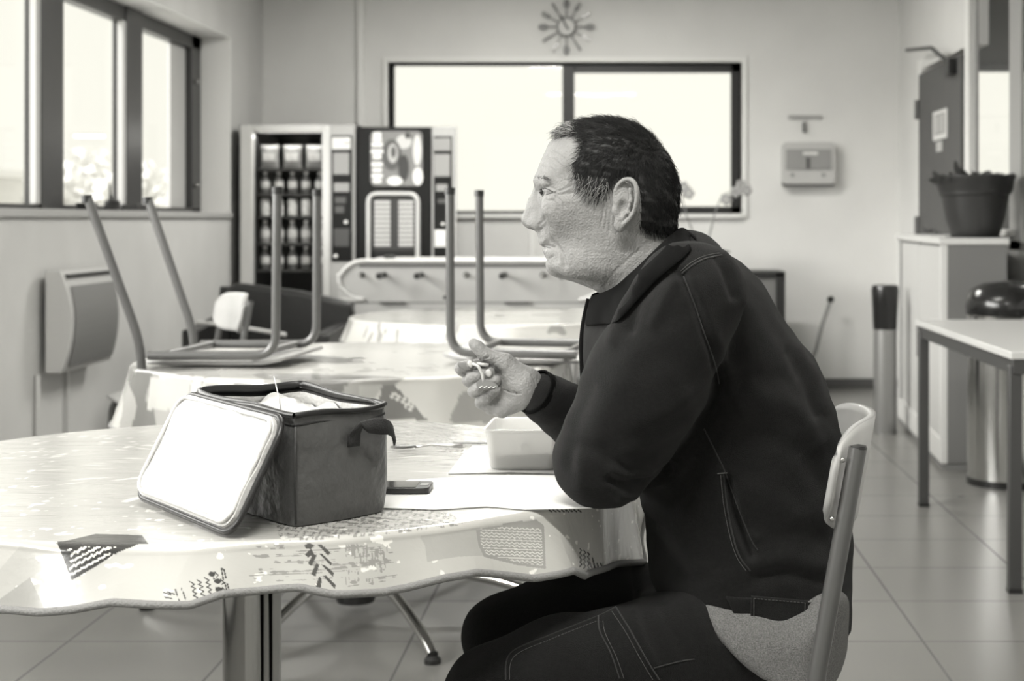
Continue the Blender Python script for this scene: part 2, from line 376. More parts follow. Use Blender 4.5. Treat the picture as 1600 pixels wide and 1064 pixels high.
# body under the clothes
def L3(x, y, D): p = W(x, y, D); return (p.x, D, p.z)
SL, SR = L3(1080,462,2.25), (L3(1080,462,2.42)[0], 2.60, L3(1080,462,2.42)[2])
EL = (-.028, 2.265, .812); ER = (-.022, 2.60, .797); WR = H(866, 634, .022)
def build_body():
    h = .008; lo = (-.34, 2.10, .0); hi = (.42, 2.78, 1.16); G = grid(lo, hi, h)
    b = cone(G, (.11, YM, .96), (.18, YM, .80), .07, .09); b = smin(b, cone(G, (.18, YM, .80), (.20, YM, .56), .09, .075), .05)
    b = smin(b, cone(G, (.11, 2.30, .985), (.11, 2.54, .985), .045, .045), .05)
    b = smin(b, cone(G, (.20, 2.37, .55), (.20, 2.47, .55), .06, .06), .03)
    for s, e, w in ((SL, EL, (.05, 2.42, .80)), (SR, ER, WR)):
        b = smin(b, cone(G, s, e, .05, .034), .03); b = smin(b, cone(G, e, w, .032, .018), .01)
    # left hand lying on the table behind the right elbow
    hnd = cone(G, (.05, 2.42, .80), (.035, 2.46, .782), .026, .026)
    for k in range(4): hnd = smin(hnd, cone(G, (.015 + .018 * k, 2.46, .779), (.004 + .02 * k, 2.53, .768), .011, .009), .005)
    b = smin(b, smin(hnd, cone(G, (.02, 2.43, .79), (-.022, 2.47, .774), .011, .009), .006), .01)
    for (hx, hy), (kx, ky), ay in (((.20, 2.365), (-.183, 2.27), 2.25), ((.20, 2.50), (-.19, 2.60), 2.62)):
        b = smin(b, cone(G, (hx, hy, .53), (kx + .03, ky, .475), .055, .044), .02)
        b = smin(b, cone(G, (kx + .02, ky, .47), (kx + .06, ay, .10), .042, .035), .02)
        b = smin(b, cone(G, (kx + .08, ay, .05), (kx - .10, ay, .035), .035, .03), .02)
    return surface_nets(b, lo, h)
bP, bQ = build_body()
n1, n2 = len(hP), len(rP)
person = mesh_obj('person', np.concatenate([hP, rP, bP]), np.concatenate([hQ, rQ + n1, bQ + n1 + n2]), skin, angle=180)
tag(person, 'man in a dark work jacket seated in profile with one elbow on the near table', 'person')

# eyes, nails, brows
def PH(x, y, yy): p = W(x, y, 2.40); return Vector((p.x, YM + yy, p.z))
eye_w = mat('eye_white', .13, rough=.15); iris_m = mat('eye_iris', .02, rough=.1)
for s in (-1, 1):
    e = MB().ball(PH(856.4,299.3,s*.0335), .0115, n=24, m=16).build('eye', eye_w, person, angle=180)
    MB().ball(PH(850.0,299.6,s*.0375), .0066, .0056, .0056, n=18, m=12).build('iris', iris_m, e, angle=180)
nail_m = mat('fingernail', .52, rough=.28, spec=.6)
for (x, y, d, rx, rz) in ((737.5,566,-.0275,4.2,5.6), (766,580,-.0318,5.0,6.2)):
    p = H(x, y, d); o = MB().ball((0, 0, 0), rx * HS, .0020, rz * HS, n=18, m=10).build('fingernail', nail_m, person, angle=180); o.location = p; o.rotation_euler = (0, R(-20), 0)

BH = BVHTree.FromPolygons([tuple(v) for v in hP], [tuple(int(i) for i in q) for q in hQ])
def onto(bvh, px, py, off=.001):
    o = Vector((0, 0, HC)); d = (W(px, py, 1) - o).normalized(); hit, n, i, dist = bvh.ray_cast(o, d, 6)
    return None if hit is None else hit - d * off
def seam(bvh, pts, r, name, m, parent, off=.0006, dash=0, n=14):
    q = smooth_line(pts, n) if len(pts) > 2 else [tuple(np.array(pts[0]) * (1 - t / n) + np.array(pts[1]) * t / n) for t in range(n + 1)]
    q = [onto(bvh, x, y, off) for x, y in q]; q = [p for p in q if p]; mb = MB()
    if len(q) < 2: return
    if not dash: mb.tube(q, r, n=6)
    else:
        acc = 0.; 
        for a, b in zip(q[:-1], q[1:]):
            L = (b - a).length; k = 0.
            while k < L:
                e = min(L, k + dash * .6); mb.tube([a.lerp(b, k / L), a.lerp(b, e / L)], r, n=4); k += dash
    return mb.build(name, m, parent, angle=180)
# ---- hair: cap plus strands combed over it
hair_poly = [(866,214),(872,201),(885,190),(905,183),(945,176),(985,180),(1020,196),(1048,225),(1066,262),(1068,300),(1062,338),(1062,362),(1040,366),(1012,362),(999,354),(1001,335),(1001,322),(997,300),(990,282),(975,275),(962,282),(953,296),(944,307),(930,312),(915,306),(902,292),(896,276),(895,255),(903,240),(909,222),(903,213),(885,209)]
def hair():
    l = pl(hair_poly, 2.335); X, Y, Z = hP.T
    d = poly2(X, Z, l); N = vnormals(hP, hQ)
    ok = (d < -.0005) & (np.abs(Y - YM) < .0745)
    ea = pl(smooth_poly([(955,300),(962,284),(975,279),(988,281),(997,295),(997,325),(985,352),(966,362),(955,340)], 3), 2.335)
    ok &= ~((poly2(X, Z, ea) < .002) & (np.abs(Y - YM) > .066))
    ids = np.nonzero(ok)[0]
    # scalp shell: offset copy of the covered skin
    keep = ok[hQ].all(axis=1); off = hP + N * (.0015 + np.clip(-d, 0, .010) * .55)[:, None]
    off += N * (.0010 * fnoise(hP, (200, 90, 300), 12, 9))[:, None]
    q = hQ[keep]; u, inv = np.unique(q.ravel(), return_inverse=True)
    cap = mesh_obj('hair', off[u], inv.reshape(-1, 4), hair_m, person, angle=180)
    def strands(n, light, seed):
        r = np.random.default_rng(seed); pick = r.choice(ids, n); p = hP[pick] + r.normal(size=(n, 3)) * .0012; nn = N[pick]; dd = -d[pick]
        p = p + nn * (np.clip(dd, 0, .010) * .5)[:, None]
        px = PX + p[:, 0] * F / p[:, 1]; py = PY - (p[:, 2] - HC) * F / p[:, 1]
        cx, cz = W(985, 225, 2.4).x, W(985, 225, 2.4).z
        # flow: forward over the brow on top, downwards over the sides and back
        top = np.clip((1.215 - py * 0 - (HC - (py - PY) * 2.4 / F) ) * 0, 0, 1)
        fl = np.zeros((n, 3)); sidew = np.clip((py - 205) / 60, 0, 1)
        fl[:, 0] = -(1 - sidew) * .9 + sidew * (-.35 * (px < 950) + .25 * (px > 1000)); fl[:, 2] = -sidew * .9 + (1 - sidew) * .12
        fl += r.normal(size=(n, 3)) * .30
        fl -= nn * (fl * nn).sum(1)[:, None]; fl /= np.linalg.norm(fl, axis=1, keepdims=True) + 1e-9
        lift = r.uniform(.12, .45, n)[:, None] * (1 + (1 - sidew[:, None]) * 1.1 * r.random(n)[:, None]); ln = r.uniform(.009, .021, n)[:, None]
        g = (px < 950) & (py > 250) & (py > 268 + (px - 900) * .2) | ((px < 905) & (py < 212))
        sel = (g & (r.random(n) < .8)) if light else (~g | (r.random(n) < .6))
        p, nn, fl, lift, ln = p[sel], nn[sel], fl[sel], lift[sel], ln[sel]; m = len(p)
        side = np.cross(nn, fl); V = []; wd = .00040 if light else .00042
        for k, t in enumerate((0, .35, .7, 1.)):
            c = p + ln * (fl * t + nn * (lift * t * (1 - .55 * t * t))); w_ = wd * (1 - .8 * t)
            for a in range(3):
                an = 2 * PI * a / 3; V.append(c + side * w_ * math.cos(an) + nn * w_ * math.sin(an))
        V = np.stack(V, 1).reshape(-1, 3); Fs = []
        for k in range(3):
            for a in range(3): Fs.append([k * 3 + a, k * 3 + (a + 1) % 3, k * 3 + 3 + (a + 1) % 3, k * 3 + 3 + a])
        Fs = (np.array(Fs)[None] + (np.arange(m) * 12)[:, None, None]).reshape(-1, 4)
        return V, Fs
    V, Fs = strands(15000, False, 11); o = mesh_obj('hair_strands', V, Fs, hair_m, cap, angle=180); o['kind'] = 'stuff'
    V, Fs = strands(12000, True, 12); o = mesh_obj('grey_hair_strands', V, Fs, hair_g, cap, angle=180); o['label'] = 'greying hair at the temple and forelock'; o['kind'] = 'stuff'
    # eyebrow
    r = np.random.default_rng(5)
    for s in (-1, 1):
        eb = MB()
        for k in range(130):
            t = r.random(); a = PH(835.5 + 22 * t, 279.5 + 2 * t * t + r.normal() * 1.3, s * (.012 + .042 * t ** .8)); 
            dist = np.linalg.norm(hP - np.array(a), axis=1); i = int(np.argmin(dist)); a = Vector(hP[i]); nn = Vector(N[i])
            eb.tube([a, a + nn * .0016 + Vector((.004, s * .003, -.0005 + r.normal() * .001)), a + nn * .0012 + Vector((.007, s * .005, -.002))], [.00028, .00022, .00008], n=3, cap=False)
        o = eb.build('eyebrow', mat('brow_hair', .05, rough=.6), person, angle=180); o['kind'] = 'stuff'
hair()
lash = mat('eyelash', .01, rough=.7)
seam(BH, [(847.5,294.5),(851,294.2),(857,296),(864,299.5)], .00055, 'eyelashes', lash, person, off=.0004)
seam(BH, [(853,303),(858,303),(864,301)], .00030, 'eyelashes', lash, person, off=.0003)
seam(BH, [(843,385.2),(850,385.3),(860,387.5)], .00050, 'mouth_line', mat('mouth_shade', .03, rough=.6), person, off=.0002)  # dark thread painted in for the shade between the lips

# ---- jacket
JP = [(1064,362),(1078,359),(1098,362),(1122,378),(1133,392),(1160,410),(1190,440),(1218,484),(1248,530),(1280,572),(1300,625),(1312,680),(1322,760),(1331,840),(1330,900),(1329,980),(1325,1060),(1300,1150),(1150,1150),(1060,1100),(1040,1000),(1021,910),(1013,840),(995,760),(940,650),(916,600),(912,560),(914,520),(919,490),(926,470),(945,462),(985,428),(1030,392)]
def build_jacket():
    h = .0058; lo = (-.16, 2.08, .50); hi = (.385, 2.75, 1.16); G = grid(lo, hi, h)
    X2, Z2 = G[0][:, 0, :], G[2][:, 0, :]
    Wm = idw(X2, Z2, [(*P2(x, y, YM), w / 1000) for x, y, w in [(1030,395,66),(1080,375,84),(950,470,52),(1020,420,72),(985,450,60),(1050,430,112),(1060,400,84),(1300,1050,178),(1100,1050,170),(1130,410,120),(1070,450,165),(1000,470,130),(1160,480,180),(925,560,105),(1000,600,140),(1200,560,195),(1280,640,190),(1100,700,190),(1022,800,100),(1060,800,165),(1300,760,185),(1200,850,185),(1028,900,105),(1070,900,165),(1300,950,180),(1150,950,178)]], 3)
    Rm = idw(X2, Z2, [(*P2(x, y, YM), w / 1000) for x, y, w in [(1064,362,60),(925,480,60),(1130,400,90),(1200,470,130),(1300,640,150),(1325,900,150),(1000,900,110),(950,700,120),(1310,1060,120)]], .06)
    b = inflate(G, pl(smooth_poly(JP, 3), YM), Wm, Rm, YM, scale=.10)
    for s, e, w, wr in ((SL, EL, (.045, 2.42, .812), .050), (SR, ER, H(850, 622, .006), .0365)):
        m = tuple((np.array(s) * .45 + np.array(e) * .55)); m = (m[0] + .004, m[1], m[2])
        arm = smin(cone(G, s, m, .078, .086), cone(G, m, e, .086, .069), .02)
        arm = smin(arm, cone(G, e, w, .063, wr), .012)
        b = smin(b, arm, .020)
    cut = poly2(X2, Z2, pl([(600,100),(1500,100),(1500,986),(1316,985),(1250,983),(1190,976),(1140,962),(1095,935),(1030,918),(960,900),(600,900)], YM))
    b = smax(b, cut[:, None, :], .006)
    # slack of the sleeve behind the elbow
    b = smin(b, cone(G, (-.02, 2.262, .803), (.035, 2.28, .828), .058, .045), .02)
    return lo, h, b
lo, h, b = build_jacket()
jP, jQ = surface_nets(b, lo, h); jP = relax(jP, jQ, 2, .5)
def subdivide(P, Q):
    # one Catmull-like linear split followed by smoothing: finer mesh for folds
    E = np.concatenate([Q[:, [0, 1]], Q[:, [1, 2]], Q[:, [2, 3]], Q[:, [3, 0]]]); E.sort(axis=1)
    U, inv = np.unique(E, axis=0, return_inverse=True); inv = inv.reshape(4, -1); n = len(P)
    mid = (P[U[:, 0]] + P[U[:, 1]]) / 2; cen = P[Q].mean(axis=1); ei = inv + n; ci = np.arange(len(Q)) + n + len(U)
    V = np.concatenate([P, mid, cen]); out = []
    for k in range(4): out.append(np.stack([Q[:, k], ei[k], ci, ei[(k + 3) % 4]], 1))
    return V, np.concatenate(out)
jP, jQ = subdivide(jP, jQ); jP = relax(jP, jQ, 2, .5); jN = vnormals(jP, jQ)
JL = [  # (pixels, height, width)
 ([(1063,428),(1083,470),(1100,520),(1118,565),(1128,600),(1118,640),(1098,670),(1066,720),(1040,752)], -.0085, .0075),
 ([(1078,440),(1100,500),(1135,580),(1142,610),(1130,650)], .0035, .012),
 ([(1040,420),(1015,430),(992,452),(972,490),(955,530)], .0040, .009),
 ([(1050,420),(1025,436),(1000,468),(985,510)], -.0045, .008), ([(1060,432),(1045,450),(1020,500)], .003, .009),
 ([(1118,400),(1132,425),(1142,460)], -.004, .006), ([(1128,398),(1148,425),(1160,470)], .004, .008),
 ([(905,690),(940,700),(985,735),(1010,770)], -.0040, .012), ([(1040,742),(1010,752),(980,752),(955,744)], -.0055, .007), ([(1035,765),(1005,775),(970,770)], .0045, .008), ([(1015,740),(985,738),(960,726)], .004, .008),
 ([(880,640),(905,700),(910,750)], .0030, .012), ([(925,600),(900,660),(890,720)], -.0025, .010), ([(985,560),(940,640),(925,700)], .0025, .018),
 ([(1130,640),(1100,700),(1075,760),(1050,800)], -.006, .016), ([(1160,640),(1200,630),(1250,650),(1290,700)], .0045, .018), ([(1150,700),(1200,690),(1260,720),(1300,770)], -.0035, .016),
 ([(1250,560),(1270,610),(1285,660)], -.0045, .010), ([(1265,555),(1290,605),(1302,650)], .0035, .009), ([(1130,600),(1180,590),(1240,600)], -.0030, .015),
 ([(1180,770),(1220,800),(1280,820)], .0035, .018), ([(1175,830),(1230,850),(1300,860)], -.003, .016), ([(1180,890),(1230,885),(1300,905)], .003, .014), ([(1190,915),(1240,910),(1310,930)], -.003, .010),
 ([(1010,820),(1050,840),(1090,900)], .0035, .015), ([(1005,860),(1040,880),(1070,920)], -.003, .012),
 ([(1128,742),(1138,800),(1150,850),(1172,885)], .0035, .006), ([(1140,760),(1152,810),(1166,850),(1176,880)], -.010, .0065), ([(1160,800),(1175,840),(1185,850)], .003, .006)]
jP = crease(jP, jN, [(a_, 1.45 * b_, c_) for a_, b_, c_ in JL], 2.24)
jP += jN * (.0022 * fnoise(jP, (18, 22, 26), 16, 21) + .0009 * fnoise(jP, (60, 60, 70), 16, 22))[:, None]
# hollow the neck: leave an opening for the throat
cz = W(1000, 415, YM); keep = np.ones(len(jQ), bool)
zb = jP[:, 2] < .7420; jP[zb & (jP[:, 0] < .02), 2] = .7420
jacket = mesh_obj('jacket', jP, jQ, cloth_navy, person, angle=180)
BV = BVHTree.FromPolygons([tuple(v) for v in jP], [tuple(int(i) for i in q) for q in jQ])
thread = mat('pale_thread', .12, rough=.8); seam_m = mat('seam_cloth', .011, rough=.9, sheen=.2)
seam(BV, [(1066,427),(1083,414),(1103,404),(1128,399)], .0013, 'yoke_seam', seam_m, jacket)
seam(BV, [(1064,423),(1080,410),(1100,400),(1124,395)], .00045, 'stitching', thread, jacket, dash=.004)
seam(BV, [(1068,432),(1083,470),(1100,520),(1116,565),(1124,600)], .0009, 'armhole_seam', seam_m, jacket)
seam(BV, [(1130,742),(1136,790),(1146,840),(1156,870),(1172,892)], .0012, 'pocket_edge', seam_m, jacket)
seam(BV, [(1126,742),(1131,790),(1141,840),(1152,872),(1166,892)], .0005, 'stitching', thread, jacket, dash=.005)
seam(BV, [(1121,740),(1136,739)], .0008, 'stitching', thread, jacket)
seam(BV, [(1100,670),(1120,710),(1134,740),(1152,790),(1172,840),(1184,860)], .0009, 'side_seam', seam_m, jacket)
# waistband with tab
def band_on(bvh, poly, name, m, parent, th=.0035, nx=30, ny=8, off=.003):
    # quad patch lying on the surface between four pixel corners
    a, b, c, d = [np.array(p, float) for p in poly]; vs = []; ok = True
    for j in range(ny + 1):
        for i in range(nx + 1):
            u, v = i / nx, j / ny; p = (a * (1 - u) + b * u) * (1 - v) + (d * (1 - u) + c * u) * v
            q = onto(bvh, p[0], p[1], off); 
            if q is None: q = vs[-1] if vs else W(p[0], p[1], 2.3)
            vs.append(q)
    fs = [(j * (nx + 1) + i, (j + 1) * (nx + 1) + i, (j + 1) * (nx + 1) + i + 1, j * (nx + 1) + i + 1) for j in range(ny) for i in range(nx)]
    o = mesh_obj(name, vs, fs, m, parent, angle=180); s = o.modifiers.new('thickness', 'SOLIDIFY'); s.thickness = th; s.offset = 0; return o
band_on(BV, [(1134,932),(1306,944),(1302,980),(1150,966)], 'waistband', cloth_navy, jacket)
tab = band_on(BV, [(1174,931),(1262,938),(1261,981),(1172,975)], 'waist_tab', cloth_navy, jacket, off=.006)
seam(BV, [(1178,935),(1258,942)], .0004, 'stitching', thread, tab, off=.009, dash=.005)
seam(BV, [(1258,942),(1257,977)], .0004, 'stitching', thread, tab, off=.009, dash=.005)
seam(BV, [(1257,977),(1178,971)], .0004, 'stitching', thread, tab, off=.009, dash=.005)
seam(BV, [(1178,971),(1178,935)], .0004, 'stitching', thread, tab, off=.009, dash=.005)

# collar: a band folded round the neck
def collar():
    T = [((1066,357),0),((1061,358),.030),((1045,368),.056),((1018,393),.071),((988,422),.068),((958,448),.052),((924,463),.026)]
    M = [((1073,361),0),((1070,365),.038),((1053,378),.066),((1025,403),.083),((992,434),.080),((958,463),.062),((921,472),.034)]
    B_ = [((1086,372),0),((1080,378),.045),((1062,396),.076),((1030,423),.095),((996,458),.091),((962,492),.072),((914,508),.040)]
    rows = []
    for t in (0, .5, 1, 1.5, 2):
        row = []
        A = [T, M, B_]; i = min(int(t), 1); f = t - i
        for a, b in zip(A[i], A[i + 1]):
            x = a[0][0] * (1 - f) + b[0][0] * f; y = a[0][1] * (1 - f) + b[0][1] * f; row.append((x, y, (a[1] * (1 - f) + b[1] * f) * (1 + .11 * t)))
        full = [(x, y, -w) for x, y, w in row[::-1]] + row[1:]
        q = [full[0]] + full + [full[-1]]; sm = []
        for k in range(1, len(q) - 2):
            p0, p1, p2, p3 = [np.array(q[k + z], float) for z in (-1, 0, 1, 2)]
            for e in range(6):
                u = e / 6; sm.append(.5 * (2 * p1 + (p2 - p0) * u + (2 * p0 - 5 * p1 + 4 * p2 - p3) * u * u + (3 * p1 - p0 - 3 * p2 + p3) * u ** 3))
        sm.append(np.array(full[-1], float)); rows.append([(W(x, y, 2.40).x, YM + w * 1.06, W(x, y, 2.40).z) for x, y, w in sm])
    for j, r_ in enumerate(rows):
        if j == 0: continue
        for k, (x, y, z) in enumerate(r_):
            w_ = y - YM
            if abs(w_) < .012: continue
            s_ = 1 if w_ > 0 else -1; hit = BV.ray_cast(Vector((x, YM + s_ * .4, z)), Vector((0, -s_, 0)), .4)[0]
            if hit is not None:
                t_ = (.0045, .0055, .0065, .0065)[j - 1]
                if abs(hit.y - YM) + t_ > abs(w_) and abs(hit.y - YM) < abs(w_) + .13 * min(1, abs(w_) / .04): r_[k] = (x, hit.y + s_ * t_, z)
    n = len(rows[0]); vs = [p for r_ in rows for p in r_]
    fs = [(j * n + i, (j + 1) * n + i, (j + 1) * n + i + 1, j * n + i + 1) for j in range(len(rows) - 1) for i in range(n - 1)]
    o = mesh_obj('collar', vs, fs, cloth_collar, jacket, angle=180)
    s = o.modifiers.new('thickness', 'SOLIDIFY'); s.thickness = .005; s.offset = 0
    s = o.modifiers.new('smooth', 'SUBSURF'); s.levels = 1; s.render_levels = 2
collar()
# zip placket down the front
MB().tube([(W(x, y, 2.40).x, YM - .012, W(x, y, 2.40).z) for x, y in smooth_line([(922,468),(915,498),(911,530),(911,562),(914,600),(925,650)])], [.006] * 21, n=10).build('zip_placket', cloth_collar, jacket, angle=180)
# right cuff
a, b = Vector(H(835, 610, -.006)), Vector(H(866, 633, .020)); cf = MB(); prof = []
for k in range(25):
    t = k / 24; prof.append((a.lerp(b, t), .0362 + .0009 * (k % 2)))
cf.tube([p for p, r_ in prof], [r_ for p, r_ in prof], n=40, cap=False)
o = cf.build('cuff', cloth_collar, jacket, angle=180); s = o.modifiers.new('thickness', 'SOLIDIFY'); s.thickness = .003

# ---- T-shirt hem and trousers
SP = [(1080,915),(1110,950),(1148,990),(1188,1018),(1240,1036),(1292,1040),(1318,1012),(1325,985),(1324,930),(1250,880),(1150,890)]
def build_shirt():
    h = .006; lo = (.08, 2.2, .44); hi = (.37, 2.64, .68); G = grid(lo, hi, h)
    b = inflate(G, pl([(1060,880),(1322,880),(1322,1000),(1314,1090),(1290,1180),(1120,1180),(1040,1060)], YM), .169, .10, YM, scale=.08); b = smax(b, poly2(G[0][:, 0, :], G[2][:, 0, :], pl(smooth_poly(SP, 3), YM))[:, None, :], .004); P, Q = surface_nets(b, lo, h); P = relax(P, Q, 2); N = vnormals(P, Q)
    return P + N * (.0022 * fnoise(P, (40, 30, 20), 14, 31))[:, None], Q
sP, sQ = build_shirt(); shirt = mesh_obj('shirt', sP, sQ, jersey, person, angle=180)
def build_trousers():
    h = .007; lo = (-.30, 2.10, .10); hi = (.37, 2.76, .72); G = grid(lo, hi, h)
    b = inflate(G, pl([(1000,930),(1080,918),(1300,930),(1316,990),(1305,1040),(1270,1085),(1150,1090),(1050,1080),(985,1010)], YM), .148, .09, YM, scale=.07)
    for (hx, hy), (kx, ky), ay in (((.20, 2.365), (-.183, 2.27), 2.26), ((.20, 2.50), (-.186, 2.60), 2.62)):
        b = smin(b, cone(G, (hx, hy, .535), (kx + .10, ky, .498), .086, .080), .03); b = smin(b, cone(G, (kx + .10, ky, .498), (kx, ky, .468), .080, .073), .02)
        b = smin(b, cone(G, (kx, ky, .466), (kx + .06, ay, .10), .072, .055), .015)
    P, Q = surface_nets(b, lo, h); P = relax(P, Q, 2); P, Q = subdivide(P, Q); P = relax(P, Q, 2); N = vnormals(P, Q)
    P = crease(P, N, [([(1110,960),(1124,990),(1132,1020)], -.006, .006), ([(1060,940),(1090,980),(1110,1030)], .003, .010), ([(1010,940),(1050,990),(1070,1040)], -.003, .010), ([(985,960),(1000,1000),(1030,1062)], .0035, .007), ([(720,1040),(790,1000),(860,975)], -.002, .012)], 2.19)
    P += N * (.0024 * fnoise(P, (14, 22, 26), 16, 41) + .0010 * fnoise(P, (50, 60, 60), 16, 42))[:, None]
    return P, Q
tP, tQ = build_trousers(); tP[:, 2] = np.where((tP[:, 0] > -.11) & (tP[:, 0] < .40), np.maximum(tP[:, 2], np.where(tP[:, 2] > .38, .478, 0)), tP[:, 2])
trousers = mesh_obj('trousers', tP, tQ, cloth_trouser, person, angle=180)
BT = BVHTree.FromPolygons([tuple(v) for v in tP], [tuple(int(i) for i in q) for q in tQ])
seam_t = mat('trouser_seam', .016, rough=.85, sheen=.2)
for pts in ([(790,1062),(798,1020),(860,992),(935,962)], [(935,962),(937,985),(955,1022),(968,1060)], [(935,962),(950,955),(962,948)], [(962,948),(985,985),(1010,1030),(1030,1062)], [(1022,1044),(1060,1034),(1085,1030)]):
    seam(BT, pts, .0010, 'pocket_seam', seam_t, trousers)
for pts in ([(796,1062),(804,1025),(862,998),(932,970)], [(942,970),(946,990),(962,1024),(975,1060)], [(956,955),(978,988),(1002,1032),(1020,1062)]):
    seam(BT, pts, .0004, 'stitching', thread, trousers, dash=.005)
# shoes
for ky, y in ((-.19, 2.26), (-.19, 2.62)):
    s = MB(); s.lathe([(.001, .0), (.048, .0), (.05, .02), (.048, .05), (.040, .075), (.034, .11), (.03, .12)], (ky + .075, y, 0), 24)
    s.lathe([(.001, 0), (.050, .0), (.052, .02), (.046, .045), (.030, .066), (.001, .07)], (ky - .01, y, 0), 24, 2.1, .95)
    s.build('shoe', mat('shoe_leather', .02, rough=.4), person, angle=60)
# the spork in his hand
sp = empty('spork', H(750, 575, -.03))
pla = mat('pale_plastic', .42, rough=.25, spec=.6)
def rel(v): return Vector(v) - sp.location
m_ = MB(); q = [rel(H(*p)) for p in [(741,566,-.029),(750,569,-.034),(757,582,-.036),(758,594,-.036)]]
vs = []
for p, w_ in zip(smooth_line([tuple(v) for v in q], 4), [.0025] * 20): vs.append(Vector(p))
m_.tube(vs, .0026, n=8).build('handle', pla, sp, angle=180)
o = MB().ball((0, 0, 0), .0125, .0022, .0062, n=24, m=12).build('spoon_bowl', mat('plastic_bowl', .2, rough=.3), sp, angle=180); o.location = rel(H(729, 569, -.026)); o.rotation_euler = (0, R(18), R(6))
fk = MB().prism(smooth_poly([(-.0160,-.002),(-.012,.0055),(.002,.0075),(.014,.0055),(.0165,.002),(.013,-.001),(-.010,-.0075)], 4), .0018).build('fork_head', mat('plastic_bowl', .2), sp)
fk.location = rel(H(764, 598, -.0375)); fk.rotation_euler = (0, R(17), 0)
tn = MB()
for k in range(4): tn.tube([(-.0095 + .0065 * k, -.001, -.0068 + .0018 * k), (-.0060 + .0065 * k, -.002, -.0030 + .0018 * k)], [.0010, .0005], n=6)
tn.build('fork_tines', mat('white_plastic', .8, rough=.3), fk, angle=180)
MB().tube([rel(H(748, 566, -.028)), rel(H(766, 568, -.030))], .0030, n=8).build('hinge', pla, sp, angle=180)
tag(sp, 'small folding plastic spork held in the curled hand of the man', 'spork')
# ---------------------------------------------------------------- room shell
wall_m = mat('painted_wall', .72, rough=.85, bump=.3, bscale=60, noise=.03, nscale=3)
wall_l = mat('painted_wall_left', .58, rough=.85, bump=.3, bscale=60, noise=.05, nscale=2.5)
white_m = mat('white_paint', .80, rough=.5)
frame_dark = mat('dark_window_frame', .012, rough=.45)
frame_grey = mat('grey_window_frame', .10, rough=.4)
black_m = mat('black_plastic', .012, rough=.35)
chrome = mat('chrome', .62, rough=.12, metal=1)
steel = mat('brushed_steel', .45, rough=.3, metal=1)
XL, XR, YB, YF, ZC = -2.45, 1.895, 10.85, -3.6, 2.85

def floor_material():
    m = bpy.data.materials.new('floor_tiles'); m.use_nodes = True; nt = m.node_tree; N = nt.nodes; L = nt.links; b = N['Principled BSDF']
    tc = N.new('ShaderNodeTexCoord'); sp = N.new('ShaderNodeSeparateXYZ'); L.new(tc.outputs['Object'], sp.inputs[0])
    def M(op, a, bb=None, cc=None):
        n = N.new('ShaderNodeMath'); n.operation = op
        for i, v in enumerate((a, bb, cc)):
            if v is None: continue
            if isinstance(v, (int, float)): n.inputs[i].default_value = v
            else: L.new(v, n.inputs[i])
        return n.outputs[0]
    def line(c, off, size):
        t = M('DIVIDE', M('SUBTRACT', c, off), size); f = M('FRACT', t); d = M('MULTIPLY', M('MINIMUM', f, M('SUBTRACT', 1., f)), size)
        return M('LESS_THAN', d, .0035), M('FLOOR', t)
    lx, ix = line(sp.outputs[0], .822, .466); ly, iy = line(sp.outputs[1], 5.243, .458)
    g = M('MAXIMUM', lx, ly)
    wn = N.new('ShaderNodeTexWhiteNoise'); cb = N.new('ShaderNodeCombineXYZ'); L.new(ix, cb.inputs[0]); L.new(iy, cb.inputs[1]); L.new(cb.outputs[0], wn.inputs['Vector'])
    nz = N.new('ShaderNodeTexNoise'); nz.inputs['Scale'].default_value = 4; nz.inputs['Detail'].default_value = 3; L.new(tc.outputs['Object'], nz.inputs['Vector'])
    v = M('ADD', M('MULTIPLY', wn.outputs['Value'], .02), M('ADD', .16, M('MULTIPLY', nz.outputs['Fac'], .035)))
    mx = N.new('ShaderNodeMix'); mx.data_type = 'RGBA'; L.new(g, mx.inputs[0]); cc = N.new('ShaderNodeCombineColor')
    L.new(v, cc.inputs[0]); L.new(M('MULTIPLY', v, .985), cc.inputs[1]); L.new(M('MULTIPLY', v, .93), cc.inputs[2])
    L.new(cc.outputs[0], mx.inputs[6]); mx.inputs[7].default_value = mk(.10); L.new(mx.outputs[2], b.inputs['Base Color'])
    r = M('ADD', .26, M('MULTIPLY', nz.outputs['Fac'], .05)); mr = M('ADD', r, M('MULTIPLY', g, .4)); L.new(mr, b.inputs['Roughness'])
    bp = N.new('ShaderNodeBump'); bp.inputs['Distance'].default_value = .001; bp.inputs['Strength'].default_value = .5; L.new(M('SUBTRACT', 1., g), bp.inputs['Height']); L.new(bp.outputs[0], b.inputs['Normal'])
    b.inputs['Specular IOR Level'].default_value = .6
    return m
struct(MB().box(-2.75, 4.6, YF, 11.1, -.1, 0).build('floor', floor_material(), smooth=False))
struct(MB().box(-2.75, 4.6, YF, 11.1, ZC, ZC + .1).build('ceiling', mat('ceiling_paint', .75, rough=.9), smooth=False))
# left wall with its window band (Y -.1 .. 9.94, Z 1.18 .. 2.29)
WZ0, WZ1, WY0, WY1 = 1.19, 2.285, -.1, 9.94
w = MB().box(-2.75, XL, YF, 11.1, 0, WZ0 - .02).box(-2.75, XL, YF, 11.1, WZ1, ZC).box(-2.75, XL, YF, WY0, WZ0 - .02, WZ1).box(-2.75, XL, WY1, 11.1, WZ0 - .02, WZ1)
struct(w.build('wall_left', wall_l, smooth=False))
